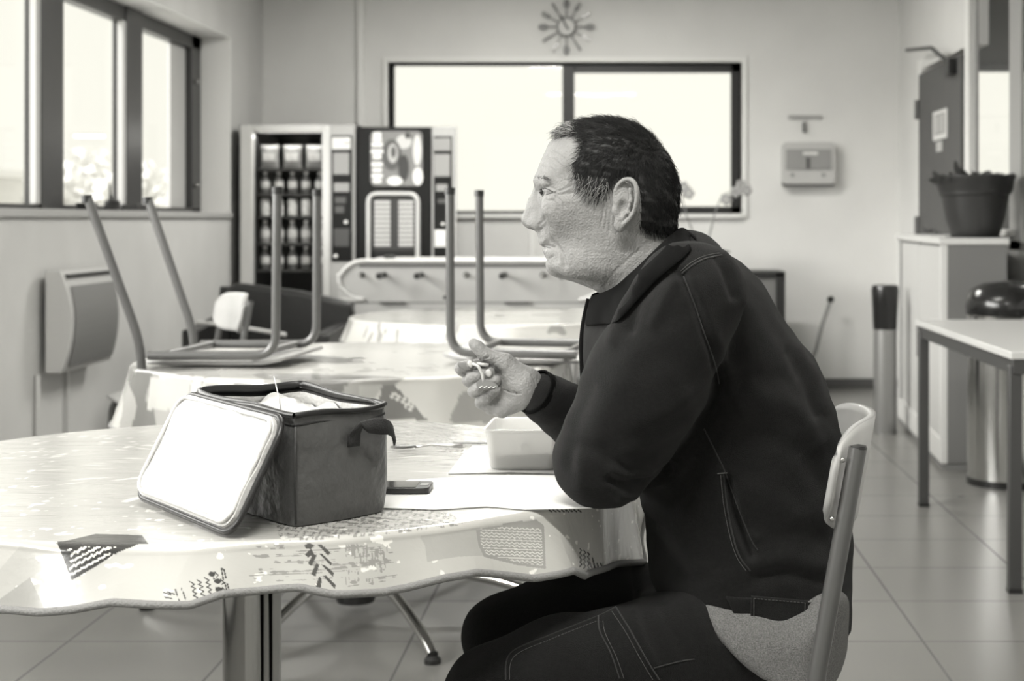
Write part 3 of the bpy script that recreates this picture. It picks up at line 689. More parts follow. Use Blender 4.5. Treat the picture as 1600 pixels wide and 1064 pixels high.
# back wall with window
BX0, BX1, BZ0, BZ1 = -1.595, .822, 1.19, 2.225
w = MB().box(XL, XR + .1, YB, YB + .25, 0, BZ0).box(XL, XR + .1, YB, YB + .25, BZ1, ZC).box(XL, BX0, YB, YB + .25, BZ0, BZ1).box(BX1, XR + .1, YB, YB + .25, BZ0, BZ1)
struct(w.build('wall_back', wall_m, smooth=False))
struct(MB().box(-2.75, -2.3, YF - .2, YF, 0, ZC).box(1.7, 4.6, YF - .2, YF, 0, ZC).box(-2.3, 1.7, YF - .2, YF, 2.5, ZC).build('wall_front', wall_m, smooth=False))
# right wall: door bay far back, glazed partition nearer
w = MB().box(XR, XR + .1, 10.02, YB, 0, ZC).box(XR, XR + .1, 8.62, 10.02, 2.10, ZC).box(XR, XR + .1, YF, 8.62, 0, 1.0).box(XR, XR + .1, YF, 4.2, 1.0, ZC)
struct(w.build('wall_right', wall_m, smooth=False))
struct(MB().box(XR - .012, XR + .11, 10.0, 10.12, 0, 2.16).box(XR - .012, XR + .02, 8.62, 8.72, 0, 2.85).build('trim_1', white_m, bevel=.004))
# next room behind the partition
struct(MB().box(4.5, 4.6, YF, 11.1, 0, ZC).box(XR + .1, 2.36, 10.85, 11.1, 0, ZC).box(2.86, 4.6, 10.85, 11.1, 0, ZC).box(2.36, 2.86, 10.85, 11.1, 0, 1.43).box(2.36, 2.86, 10.85, 11.1, 2.18, ZC).build('wall_annex', mat('annex_wall', .22, rough=.85), smooth=False))
# glazed partition frame (uprights where the photo has them)
fr = MB()
for y0, y1 in ((8.50, 8.62), (7.53, 7.76), (6.7, 6.8), (5.9, 6.0), (5.0, 5.1), (4.2, 4.3)): fr.box(XR, XR + .02, y0, y1, 1.0, ZC)
fr.box(XR, XR + .02, 4.2, 8.62, 1.0, 1.05)
struct(fr.build('window_3', mat('partition_frame', .34, rough=.4), bevel=.004))
gl = bpy.data.materials.new('window_glass'); gl.use_nodes = True; nt = gl.node_tree; nt.nodes.clear()
o_ = nt.nodes.new('ShaderNodeOutputMaterial'); t_ = nt.nodes.new('ShaderNodeBsdfTransparent'); g_ = nt.nodes.new('ShaderNodeBsdfGlossy'); g_.inputs['Roughness'].default_value = .02
lw_ = nt.nodes.new('ShaderNodeLayerWeight'); pw_ = nt.nodes.new('ShaderNodeMath'); pw_.operation = 'POWER'; pw_.inputs[1].default_value = 5; nt.links.new(lw_.outputs['Facing'], pw_.inputs[0]); f_ = nt.nodes.new('ShaderNodeMath'); f_.operation = 'MULTIPLY_ADD'; f_.inputs[1].default_value = .15; f_.inputs[2].default_value = .008; nt.links.new(pw_.outputs[0], f_.inputs[0]); x_ = nt.nodes.new('ShaderNodeMixShader'); nt.links.new(f_.outputs[0], x_.inputs[0]); nt.links.new(t_.outputs[0], x_.inputs[1]); nt.links.new(g_.outputs[0], x_.inputs[2]); nt.links.new(x_.outputs[0], o_.inputs[0])
t_.inputs[0].default_value = (1, 1, 1, 1)
w3 = bpy.data.objects['window_3']
MB().box(XR + .008, XR + .012, 4.25, 8.55, 1.05, ZC).build('window_pane', gl, w3, smooth=False)
# annex window frame
a = struct(MB().box(2.33, 2.40, 10.80, 10.9, 1.40, 2.21).box(2.82, 2.89, 10.80, 10.9, 1.40, 2.21).box(2.33, 2.89, 10.80, 10.9, 1.40, 1.45).box(2.33, 2.89, 10.80, 10.9, 2.16, 2.21).build('window_4', frame_grey, bevel=.004))
# baseboards, wall pipe
bb = mat('dark_baseboard', .10, rough=.5)
struct(MB().box(XL, XR, YB - .015, YB, 0, .065).build('baseboard_back', bb, bevel=.003))
struct(MB().box(XL, XL + .015, YF, YB, 0, .065).build('baseboard_left', bb, bevel=.003))
struct(MB().box(XR - .015, XR, YF, 8.6, 0, .065).build('baseboard_right', bb, bevel=.003))
struct(MB().box(-1.80, -1.755, YB - .04, YB, 0, ZC).build('trim_2', white_m, bevel=.006))
struct(MB().box(-.63, -.585, YB - .03, YB, 0, 1.15).build('trim_3', white_m, bevel=.004))
struct(MB().tube([(XL + .015, 6.62, 0), (XL + .015, 6.62, .5)], .012).tube([(XL + .015, 6.98, 0), (XL + .015, 6.98, .5)], .008).build('trim_4', wall_l))

# back window: white reveal trim, dark frame, two sashes
wt = MB().box(BX0 - .035, BX0, YB - .02, YB + .16, BZ0 - .03, BZ1 + .035).box(BX1, BX1 + .035, YB - .02, YB + .16, BZ0 - .03, BZ1 + .035).box(BX0, BX1, YB - .02, YB + .16, BZ1, BZ1 + .035).box(BX0, BX1, YB - .04, YB + .16, BZ0 - .03, BZ0)
wb = struct(wt.build('window_1', white_m, bevel=.004))
f = MB(); y0, y1 = YB + .09, YB + .15
xa, xb, xc, xd = BX0 + .005, -.405, -.325, BX1 - .005
f.box(xa, xa + .022, y0, y1, BZ0, BZ1).box(xa, xb, y0, y1, BZ1 - .014, BZ1).box(xa, xb, y0, y1, BZ0, BZ0 + .02)
f.box(xb, xc, y0 - .03, y1, BZ0, BZ1).box(xc, xd, y0 - .03, y1, BZ1 - .062, BZ1).box(xd - .062, xd, y0 - .03, y1, BZ0, BZ1).box(xc, xd, y0 - .03, y1, BZ0, BZ0 + .05)
f.build('window_frame', frame_dark, wb, bevel=.004)
MB().box(xa, xd, YB + .12, YB + .126, BZ0, BZ1).build('window_pane', gl, wb, smooth=False)

# left window band: sill, dark frames, mullions
ws = struct(MB().box(-2.64, XL + .02, WY0, WY1, WZ0 - .03, WZ0 + .005).build('window_2', mat('sill_paint', .42, rough=.6), bevel=.004))
fr = MB(); fx0, fx1 = -2.70, -2.63
fr.box(fx0, fx1, WY0, WY1, WZ1 - .085, WZ1).box(fx0, fx1, WY0, WY1, WZ0, WZ0 + .03)
fr.box(fx0, fx1, 9.72, WY1, WZ0, WZ1)
mull = [(8.41, 8.69), (7.17, 7.46), (5.85, 6.15), (4.6, 4.85), (3.3, 3.55), (2.0, 2.25), (.8, 1.05), (-.1, .05)]
for y0, y1 in mull: fr.box(fx0, fx1 + .01, y0, y1, WZ0, WZ1)
fr.build('window_frame', mat('anthracite_frame', .035, rough=.4), ws, bevel=.006)
bd = MB()
for y0, y1 in ((8.36, 8.41), (7.12, 7.17)): bd.box(fx0 + .045, fx1 + .006, y0, y1, WZ0 + .03, WZ1 - .085)
bd.box(fx0 + .01, fx0 + .03, 9.40, 9.72, WZ0 + .03, WZ1 - .085)
bd.build('sash_edge', mat('pale_gasket', .50, rough=.5), ws, bevel=.003)
for z in (1.36, 2.0): MB().ball((-2.62, 9.80, z), .014).build('hinge_cap', steel, ws)
MB().box(-2.676, -2.671, WY0, WY1, WZ0, WZ1).build('window_pane', gl, ws, smooth=False)

struct(MB().box(-2.66, XL + .004, 9.925, 9.942, WZ0, WZ1).box(-2.66, XL + .004, 5, 9.94, WZ1 - .002, WZ1 + .002).build('trim_5', white_m, smooth=False))  # white lining; outdoor glare on the reveal put into its colour
# outside: low pale buildings and shrubs seen washed out through the windows
pale = mat('pale_render_wall', .9, rough=.9)
o = MB().box(-34, -20, 26, 60, -1, 2.5).box(-34.5, -19.5, 25.5, 60.5, 2.5, 2.75)
tag(o.build('warehouse', pale, smooth=False), 'low pale flat-roofed building outside beyond the left window', 'building')
struct(MB().box(-90, 90, 11.3, 160, -.35, -.3).box(-90, -2.9, -20, 11.3, -.35, -.3).build('ground_outside', mat('pale_yard', .85, rough=.9), smooth=False))
def bush(name, c, r, n, label, v=.35):
    s = MB(); rr = random.Random(hash(label) % 1000)
    for _ in range(n):
        d = Vector((rr.gauss(0, 1), rr.gauss(0, 1), rr.gauss(0, .8))).normalized() * (r * rr.random() ** .4); d.z *= .8
        p = Vector(c) + d; a = Vector((rr.gauss(0, 1), rr.gauss(0, 1), rr.gauss(0, 1))).normalized(); b2 = a.orthogonal().normalized(); k = r * .12
        s.add([p - a * k, p + b2 * k * .5, p + a * k, p - b2 * k * .5 + Vector((0, 0, k * .2))], [(0, 1, 2, 3)])
    o = s.build(name, mat('pale_leaves', v, rough=.8), smooth=False); MB().tube([(c[0], c[1], -.3), c], r * .06).build('trunk', mat('bark', .2), o)
    tag(o, label, 'tree'); return o
for c, r, lb in (((-16.6, 50, 1.6), 2.2, 'pale rounded tree outside the middle pane of the left window'), ((-13.6, 46, 1.2), 2.0, 'pale bushy tree outside the far pane of the left window')):
    bush('tree', c, r, 900, lb, .85)

# ---------------------------------------------------------------- tables
def drape(cx, cy, rad, hem, name, dense=None, rows=60, wave=.02, seed=1, drop=.13, zt=.742, folds=9):
    if dense: a0, a1, n1_, n2_ = dense; th = np.concatenate([np.linspace(a0, a1, n1_, endpoint=False), np.linspace(a1, a0 + 2 * PI, n2_, endpoint=False)])
    else: th = np.linspace(0, 2 * PI, 240, endpoint=False)
    n = len(th); rg = np.random.default_rng(seed)
    ph = rg.uniform(0, 6.28, 6)
    fold = sum(a * np.sin(k * th + ph[i]) for i, (a, k) in enumerate(((.5, folds), (.35, folds * 2 - 1), (.3, 5), (.25, 3), (.2, folds * 3 + 2))))
    top_r = np.concatenate([np.linspace(.0, rad * .55, 14)[1:], np.linspace(rad * .55, rad - .012, (100 if dense[2] > 1000 else 30) if dense else 24)[1:]])
    V = [np.stack([cx + r * np.cos(th), cy + r * np.sin(th), np.full(n, zt)], 1) for r in top_r]
    er = .012
    for k in range(1, 15):
        a = PI / 2 * k / 14 * .92; r = rad - er + er * math.sin(a) + fold * .0005 * k; V.append(np.stack([cx + r * np.cos(th), cy + r * np.sin(th), zt - er + er * math.cos(a) + 0 * th], 1))
    rb = rad + fold * .0072; dz = hem(th) if callable(hem) else zt - drop + fold * .006
    for k in range(1, rows + 1):
        t = k / rows; fl = wave * t ** 1.1; r = rb + fl + fold * wave * .75 * t ** 1.2; V.append(np.stack([cx + r * np.cos(th), cy + r * np.sin(th), (zt - er) * (1 - t) + dz * t], 1))
    V = np.concatenate([np.array([[cx, cy, zt]]), np.concatenate(V)]); m = (len(V) - 1) // n
    i = np.arange(n); j = (i + 1) % n
    fs = [np.stack([1 + r * n + i, 1 + (r + 1) * n + i, 1 + (r + 1) * n + j, 1 + r * n + j], 1) for r in range(m - 1)]
    fs = np.concatenate(fs + [np.stack([np.zeros(n, int), 1 + i, 1 + j, np.zeros(n, int)], 1)[:0]])
    edge = V[-n:]
    return V, fs, n, edge
def vinyl(name, bumpy=.38, rough=.20):
    m = bpy.data.materials.new(name); m.use_nodes = True; nt = m.node_tree; N = nt.nodes; L = nt.links; b = N['Principled BSDF']
    a = N.new('ShaderNodeVertexColor'); a.layer_name = 'print'; L.new(a.outputs['Color'], b.inputs['Base Color'])
    b.inputs['Roughness'].default_value = rough; b.inputs['Specular IOR Level'].default_value = .5; b.inputs['Coat Weight'].default_value = .45; b.inputs['Coat Roughness'].default_value = .22
    tc = N.new('ShaderNodeTexCoord'); mp = N.new('ShaderNodeMapping'); mp.inputs['Scale'].default_value = (5, 13, 5); mp.inputs['Rotation'].default_value = (0, 0, .12); L.new(tc.outputs['Object'], mp.inputs[0])
    n1 = N.new('ShaderNodeTexNoise'); n1.inputs['Scale'].default_value = 1.3; n1.inputs['Detail'].default_value = 5; n1.inputs['Distortion'].default_value = .6; L.new(mp.outputs[0], n1.inputs['Vector'])
    r = N.new('ShaderNodeMath'); r.operation = 'ABSOLUTE'; s = N.new('ShaderNodeMath'); s.operation = 'SUBTRACT'; s.inputs[1].default_value = .5; L.new(n1.outputs['Fac'], s.inputs[0]); L.new(s.outputs[0], r.inputs[0])
    bp = N.new('ShaderNodeBump'); bp.inputs['Strength'].default_value = bumpy; bp.inputs['Distance'].default_value = .010; bp.invert = True; L.new(r.outputs[0], bp.inputs['Height']); L.new(bp.outputs[0], b.inputs['Normal'])
    return m
def set_print(o, v):
    at = o.data.color_attributes.new('print', 'FLOAT_COLOR', 'POINT'); v = np.clip(v, 0, 1)
    at.data.foreach_set('color', np.stack([v, v * .988, v * .94, np.ones_like(v)], 1).astype(np.float32).ravel())
pmask = lambda x, y, poly: poly2(x, y, poly) < 0
def smask(x, y, pts, w): return seg_dist(x, y, pts) < w
vin = vinyl('vinyl_cloth')
def pedestal(name, c, angs, label):
    t = empty(name, (c[0], c[1], 0))
    MB().lathe([(.001, 0), (.585, 0), (.60, .006), (.60, .022), (.585, .026), (.001, .026)], (0, 0, .713), 96).build('tabletop', mat('laminate_top', .55, rough=.4), t, angle=50)
    MB().lathe([(.0475, .10), (.0475, .705)], n=48).build('pole', mat('pole_chrome', .34, rough=.10, metal=1), t, angle=50)
    MB().lathe([(.001, .03), (.055, .03), (.06, .045), (.06, .12), (.055, .13), (.001, .13)], n=40).build('hub', mat('black_hub', .02, rough=.35), t, angle=40)
    MB().lathe([(.001, .70), (.16, .70), (.16, .712), (.001, .712)], n=32).build('mounting_plate', black_m, t, angle=40)
    for a in angs:
        a = R(a); u = Vector((math.cos(a), math.sin(a), 0))
        p = [u * .04 + Vector((0, 0, .105)), u * .16 + Vector((0, 0, .128)), u * .28 + Vector((0, 0, .122)), u * .42 + Vector((0, 0, .096)), u * .55 + Vector((0, 0, .056)), u * .62 + Vector((0, 0, .022))]
        q = [p[0]] + p + [p[-1]]; sm = []
        for i in range(1, len(q) - 2):
            for e in range(5):
                s = e / 5; sm.append(.5 * (2 * q[i] + (q[i + 1] - q[i - 1]) * s + (2 * q[i - 1] - 5 * q[i] + 4 * q[i + 1] - q[i + 2]) * s * s + (3 * q[i] - q[i - 1] - 3 * q[i + 1] + q[i + 2]) * s ** 3))
        sm.append(p[-1]); l = MB().tube(sm, .0155, n=16).build('leg', chrome, t, angle=60)
        MB().lathe([(.001, 0), (.022, 0), (.022, .012), (.014, .020), (.001, .02)], (u.x * .62, u.y * .62, 0), 20).build('foot', black_m, l, angle=40)
    tag(t, label, 'table', 'round pedestal tables'); return t
T1, T2, T3 = (-.61, 2.62), (-.78, 4.66), (-.52, 6.75)
pedestal('pedestal_table', T1, (20, 80, 140, 200, 260, 320), 'round table with thick chrome pole at which the man sits')
pedestal('pedestal_table', T2, (-62, -107, -4, 58, 118, 178), 'round table behind the near one, carrying two upturned chairs, with curved chrome feet')
pedestal('pedestal_table', T3, (10, 70, 130, 190, 250, 310), 'farthest round table, just in front of the football table')

HEM = [(0,957),(60,957),(120,950),(180,938),(240,940),(300,942),(345,929),(400,927),(470,920),(520,929),(600,927),(640,920),(700,904),(750,896),(785,899),(830,903),(880,889),(905,899),(950,892),(1015,876)]
def hem1(th):
    x = T1[0] + .65 * np.cos(th); y = T1[1] + .65 * np.sin(th); px = PX + x * F / y
    hy = np.interp(px, [p[0] for p in HEM], [p[1] for p in HEM]); z = HC - (hy - PY) * y / F
    w_ = np.clip((T1[1] + .1 - y) / .15, 0, 1) ; return z * w_ + (1 - w_) * (.655)
V, fs, n, edge = drape(*T1, .627, hem1, 'c', dense=(R(-143), R(32), 1800, 150), rows=72, wave=.022, seed=4, folds=7)
print('cloth', len(V))
px = PX + V[:, 0] * F / V[:, 1]; py = PY - (V[:, 2] - HC) * F / V[:, 1]; top = V[:, 2] > .739; front = V[:, 1] < 2.75
def hashn(seed, k=(60, 60, 60)): return fnoise(V, k, 18, seed)
val = np.full(len(V), .47) + .03 * hashn(5, (14, 14, 14))
fl = hashn(6, (110, 110, 200)) * .6 + hashn(7, (260, 260, 300)) * .6
val = np.where(fl > 1.02, .78, val)
sk = front & ~top
def put(mask, v): val[mask] = v
put(sk & pmask(px, py, [(-10,800),(38,800),(38,845),(0,889),(-10,895)]), .52)
put(sk & pmask(px, py, [(47,902),(70,952),(-10,953),(-10,943)]), .34)
tri = front & pmask(px, py, [(89,846),(229,844),(208,854),(184,863),(150,885),(112,907)]); put(tri, .035)
tt = top & front & pmask(px, py, [(150,834),(222,836),(232,850),(86,849)]); put(tt, .06)
for k in range(7):           # tyre tread dashes inside the dark triangle
    for j in range(4):
        x0 = 112 + k * 9.2 + j * 1.0; y0 = 896 - k * 5.0 - j * 10.5
        ln = [(x0 - 4, y0 + 4), (x0 + 3, y0 - 3)] if j % 2 else [(x0 - 3.5, y0 + 2), (x0 + 4.5, y0 - .5)]
        put(sk & pmask(px, py, [(86,846),(229,844),(150,885),(112,909)]) & smask(px, py, ln, 1.5), .8)
for x0, y0 in ((112,852),(180,855),(186,853),(108,860),(170,858)): put(sk & smask(px, py, [(x0 - 2, y0), (x0 + 3, y0 - 2)], 1.1), .8)
for i, x0 in enumerate((297, 308, 320)):     # zigzag tread lines
    zz = [(x0 + (6 if q % 2 else 0) + q * .9, 909 - i * 3 + q * 3.6) for q in range(9)]; put(sk & smask(px, py, zz, 1.0), .06)
for ln in ([(256,926),(267,929)],[(258,933),(268,935)],[(262,925),(272,928)],[(274,921),(277,930)],[(279,936),(280,938)],[(284,919),(284,921)],[(286,925),(290,936)],[(346,888),(349,906)],[(350,890),(353,903)],[(346,888),(350,890)],[(351,910),(355,926)],[(355,912),(359,925)],[(334,903),(334,905)],[(337,918),(337,920)]): put(sk & smask(px, py, ln, 1.1), .06)
for x0, y0 in ((331, 897), (340, 908), (342, 921)):
    put(sk & ((((px - x0) / 5.5) ** 2 + ((py - y0) / 4) ** 2) < 1), .05); put(sk & smask(px, py, [(x0 + 5, y0 - 3), (x0 + 10, y0 + 2), (x0 + 7, y0 + 5)], 1.0), .06)
# scratch texture
def fade(x, a, b, c, d): return np.clip((x - a) / (b - a), 0, 1) * np.clip((d - x) / (d - c), 0, 1)
sc1 = hashn(11, (22, 22, 1500)) + .9 * hashn(12, (240, 240, 500)); sc2 = hashn(13, (1300, 500, 20)) + .9 * hashn(14, (240, 240, 300))
reg = fade(px, 365, 410, 590, 640) * fade(py, 846, 856, 905, 922)
put(sk & (np.maximum(sc1, sc2 * (px > 540)) * reg > .72), .27)
for q in ([(475,853),(482,848),(491,852),(486,858),(478,857)], [(486,857),(491,866),(481,871),(476,866)],[(489,865),(495,868),(487,884),(481,881)],[(494,880),(499,882),(493,901),(486,897)],[(498,902),(503,903),(501,919),(493,918)],
          [(496,851),(503,851),(516,863),(513,868)],[(499,865),(503,865),(519,880),(517,884)],[(502,882),(507,883),(522,895),(520,901)],[(505,900),(509,899),(525,914),(523,920)]): put(sk & pmask(px, py, q) & ((hashn(15, (500, 400, 500)) > -.9) | True), .07)
put(sk & pmask(px, py, [(655,838),(750,824),(755,868),(712,870),(668,878),(664,852)]), .40)
patch = front & pmask(px, py, [(744,829),(800,815),(838,812),(850,821),(853,889),(809,883),(756,870),(747,850)]); put(patch, .30)
for k in range(13):
    yy = 828 + k * 4.6; zz = [(744 + q * 4, yy - 5 + (q * 4) * .045 + (1.3 if q % 2 else -1.3) * (k % 3 != 1)) for q in range(28)]
    put(sk & pmask(px, py, [(750,829),(800,820),(841,818),(846,826),(849,884),(809,879),(760,866),(751,850)]) & smask(px, py, zz, .75), .62)
for i, x0 in enumerate((906, 912, 918)): put(sk & smask(px, py, [(x0 + (3 if q % 2 else 0), 857 + i * 3 + q * 3.5) for q in range(9)], 1.0), .06)
for ln in ([(926,872),(930,890)],[(933,880),(936,889)],[(938,880),(943,889)],[(921,878),(924,886)]): put(sk & smask(px, py, ln, 1.3), .07)
for k in range(8): put(front & smask(px, py, [(858 + k * 6.5, 797), (862 + k * 6.5, 799.5)], 1.2), .07)
# printed fields on the top
hx = hashn(21, (900, 160, 0)) + .7 * hashn(22, (160, 400, 0))
put(top & pmask(px, py, [(430,812),(620,790),(700,800),(742,826),(560,852),(440,856)]) & (hx > .35), .22)
put(top & pmask(px, py, [(610,660),(720,655),(760,690),(700,735),(612,720)]) & (hx > .5), .28)
put(top & pmask(px, py, [(668,661),(735,661),(722,720),(690,716)]) & (hx > .2), .25)
put(top & pmask(px, py, [(350,655),(430,650),(470,690),(300,700)]) & (hx > .7), .35)
tc1 = mesh_obj('tablecloth', V, fs, vin, angle=180)
set_print(tc1, val)
tag(tc1, 'glossy tyre-print vinyl cloth on the near round table under the cooler bag', 'tablecloth', 'patterned vinyl tablecloths')
hemm = mat('grey_hem_tape', .22, rough=.75, bump=1, bscale=300)
MB().tube([tuple(p) for p in edge[::4]] + [tuple(edge[0])], .0052, n=8, cap=False).build('hem', hemm, tc1, angle=180)
def cloth_far(c, rad, seed, label, drop):
    global V
    V, fs, n, edge = drape(*c, rad, None, 'c', seed=seed, drop=drop, rows=24, wave=.03, folds=6, dense=(R(-170), R(10), 420, 120))
    v = np.full(len(V), .55) + .05 * hashn(seed, (6, 6, 6)); g = hashn(seed + 1, (9, 9, 9)); v = np.where(g > .9, .34, v); v = np.where((g > 1.25), .16, v)
    d = hashn(seed + 2, (40, 120, 60)) + hashn(seed + 3, (12, 12, 12)); v = np.where(d > 1.8, .30, v)
    qx = PX + V[:, 0] * F / V[:, 1]; qy = PY - (V[:, 2] - HC) * F / V[:, 1]; fr_ = V[:, 1] < c[1]
    if seed == 31:
        for q, a in (([(598,602),(615,600),(668,656),(585,656)], .20), ([(560,600),(600,600),(585,625),(560,618)], .42), ([(720,615),(775,600),(800,660),(700,660)], .35), ([(365,597),(405,597),(405,612),(365,612)], .25), ([(235,590),(300,590),(290,640),(230,640)], .48), ([(320,600),(345,600),(330,640)], .40)): v[fr_ & pmask(qx, qy, q)] = a
        for k in range(5): v[fr_ & smask(qx, qy, [(612 + 7 * k, 620 + 5 * k), (618 + 7 * k, 614 + 5 * k)], 2.0)] = .7
    o = mesh_obj('tablecloth', V, fs, vin, angle=180); set_print(o, v)
    tag(o, label, 'tablecloth', 'patterned vinyl tablecloths')
    MB().tube([tuple(p) for p in edge[::4]] + [tuple(edge[0])], .005, n=6, cap=False).build('hem', hemm, o, angle=180)
cloth_far(T2, .63, 31, 'patterned vinyl cloth on the second round table under the upturned chairs', .17)
cloth_far(T3, .63, 41, 'pale vinyl cloth on the farthest round table', .10)

# ---------------------------------------------------------------- chairs
tube_m = mat('grey_tube_paint', .085, rough=.32, spec=.6)
ply = mat('beech_plywood', .42, rough=.4, noise=.12, nscale=8, coat=.2); ply_e = mat('plywood_edge', .30, rough=.5)
def make_chair(name='school_chair'):
    t = empty(name); hw = .205
    for s in (-1, 1):
        fr = fillet([(-.212, s * (hw - .01), .006), (-.19, s * (hw - .005), .460), (.165, s * hw, .448)], .06, 8)
        MB().tube(fr, .0125, n=16).build('leg', tube_m, t, angle=60)
        re = fillet([(.315, s * (hw + .012), .006), (.175, s * hw, .448), (.245, s * hw, .84)], .10, 10)
        l = MB().tube(re, .0125, n=16).build('leg', tube_m, t, angle=60)
        for x, y, z in ((-.212, s * (hw - .01), .0), (.317, s * (hw + .012), .0)): MB().lathe([(.001, 0), (.0145, 0), (.0145, .02), (.001, .021)], (x, y, z), 16).build('foot_cap', black_m, l, angle=40)
        MB().lathe([(.001, 0), (.0126, 0), (.011, .004), (.001, .006)], (.2455, s * hw, .839), 16).build('end_cap', black_m, l, angle=40)
    MB().tube([(.13, -hw, .448), (.13, hw, .448)], .010).build('crossbar', tube_m, t); MB().tube([(-.13, -hw + .004, .457), (-.13, hw - .004, .457)], .010).build('crossbar', tube_m, t)
    # seat
    def sheet(f, nu, nv, th, nm):
        vs = [f(i / nu, j / nv) for j in range(nv + 1) for i in range(nu + 1)]; fs = [(j * (nu + 1) + i, j * (nu + 1) + i + 1, (j + 1) * (nu + 1) + i + 1, (j + 1) * (nu + 1) + i) for j in range(nv) for i in range(nu)]
        o = mesh_obj(nm, vs, fs, [ply, ply_e], t, angle=50); s = o.modifiers.new('thickness', 'SOLIDIFY'); s.thickness = th; s.offset = 0; s.material_offset_rim = 1; return o
    def seatf(u, v):
        x = -.215 + .40 * u; y = (-.19 + .38 * v) * (1 - .10 * u ** 3) * (1 - .06 * (1 - min(1, u * 6)) ** 2)
        z = .4755 - .033 * x - .014 * (1 - min(1, u / .22)) ** 2 - .006 * math.sin(PI * v) * math.sin(PI * u) ; return (x, y, z)
    sheet(seatf, 26, 18, .010, 'seat')
    def backf(u, v):
        # curved rest between the uprights, corners rounded
        w_ = 1 - .10 * (abs(2 * v - 1)) ** 4; y = (-.222 + .444 * u) * w_; b = math.cos(PI * (u - .5)) ; e = abs(2 * u - 1)
        z = .715 + .150 * v - .030 * (v - .5) * 2 * e ** 6
        x = .175 + (z - .448) * .178 - .028 + .054 * max(0, b) ** 1.1
        return (x, y, z)
    sheet(backf, 30, 12, .010, 'backrest')
    for s in (-1, 1):
        for z in (.745, .825): MB().ball((.175 + (z - .448) * .178 - .018, s * (hw + .012), z), .004, n=8, m=6).build('screw', steel, t)
    return t
G1 = 'tubular chairs with plywood seats'
ch = make_chair(); ch.location = (.099, 2.385, 0); ch.rotation_euler = (0, 0, R(-6.0)); tag(ch, 'tubular chair with curved plywood backrest under the seated man', 'chair', G1)
def place(loc, rot, label):
    c = copy_tree(ch); c.location = loc; c.rotation_euler = rot; tag(c, label, 'chair', G1); return c
place((-1.135, 4.55, .750 + .4805), (PI, R(2.4), PI + R(-5)), 'upturned chair resting on the left side of the second table')
place((-.245, 4.60, .750 + .4805), (PI, R(2.4), R(-7)), 'upturned chair resting on the right side of the second table, nearest the hand')
place((-1.71, 6.05, 0), (0, 0, R(27)), 'upright chair with pale plywood backrest standing behind the second table')
# ---------------------------------------------------------------- things on the near table
ZT = .7425
def place_on(o, *a): return o
# cooler bag
bag_m = mat('grey_nylon', .056, rough=.42, bump=4, bscale=22, noise=.10, nscale=14, sheen=.15)
trim_m = mat('black_webbing', .012, rough=.7, bump=1, bscale=600)
zip_m = mat('black_zip', .010, rough=.4)
lining = mat('silver_white_lining', .5, rough=.45, bump=5, bscale=30, spec=.5)
bag = empty('cooler_bag', (-.47, 2.25, ZT)); O = bag.location.copy()
A, B, Cc, D_ = Vector((-.430, 2.090, 0)), Vector((-.322, 2.215, 0)), Vector((-.495, 2.455, 0)), Vector((-.640, 2.350, 0))
HB = .146
def side_pt(P, Q, u, t, bul): 
    n = (Q - P).normalized().cross(Vector((0, 0, 1))); return P.lerp(Q, u) + n * bul * math.sin(PI * u) * math.sin(PI * min(1, t * .8 + .15)) 
def bag_shell(inset, h0, h1, nm, m, bul=.008):
    cen = (A + B + Cc + D_) / 4; cs = [c + (cen - c).normalized() * inset for c in (A, B, Cc, D_)]; vs = []; fs = []; nu = 16; nv = 14
    for j in range(nv + 1):
        t = j / nv; z = h0 + (h1 - h0) * t
        for k in range(4):
            for i in range(nu):
                u = i / nu; p = side_pt(cs[k], cs[(k + 1) % 4], u, t, bul); c = min(u, 1 - u) * 4; pull = (1 - min(1, c)) ** 3 * .007
                p = p + (cen - p).normalized() * (pull + (.004 if t > .9 else 0) + .005 * (1 - t) ** 6)
                vs.append(Vector((p.x, p.y, z + (.002 * math.sin(7 * u + k)) * (t > .95))))
    N = 4 * nu
    for j in range(nv):
        for i in range(N): fs.append((j * N + i, j * N + (i + 1) % N, (j + 1) * N + (i + 1) % N, (j + 1) * N + i))
    fs.append(tuple(range(N))[::-1]); vs = np.array([tuple(v) for v in vs]); vs[:, :2] -= np.array(O)[:2]
    nn = fnoise(vs, (45, 45, 45), 16, 61) * .0012; c0 = vs[:, :2].mean(0); d = vs[:, :2] - c0; d /= np.linalg.norm(d, axis=1, keepdims=True); vs[:, :2] += d * nn[:, None]
    return mesh_obj(nm, [tuple(v) for v in vs], fs, m, bag, angle=60), vs[-N:], vs
body, rimv, allv = bag_shell(0, 0.001, HB, 'body', bag_m)
inn, _, _ = bag_shell(.010, .02, HB - .004, 'lining', lining, .004)
pts = [tuple(v + np.array([0, 0, .002])) for v in rimv]; MB().tube(pts + [pts[0]], .0042, n=8, cap=False).build('zip_rim', zip_m, bag, angle=180)
pts2 = [tuple(v + np.array([0, 0, -.011])) for v in rimv]; MB().tube(pts2 + [pts2[0]], .0016, n=6, cap=False).build('rim_seam', trim_m, bag, angle=180)
# upper collar of the rear walls: black zip tape standing above the rim
bk = rimv[16:64]; vs = []; 
for t in (0, .5, 1):
    for i, v in enumerate(bk):
        e = math.sin(PI * i / (len(bk) - 1)) ** .5; vs.append((v[0] * (1 - .02 * t), v[1] * 1.0, v[2] + .013 * t * e))
n = len(bk); fs = [(j * n + i, j * n + i + 1, (j + 1) * n + i + 1, (j + 1) * n + i) for j in range(2) for i in range(n - 1)]
o = mesh_obj('zip_tape', vs, fs, zip_m, bag, angle=180); s = o.modifiers.new('thickness', 'SOLIDIFY'); s.thickness = .004
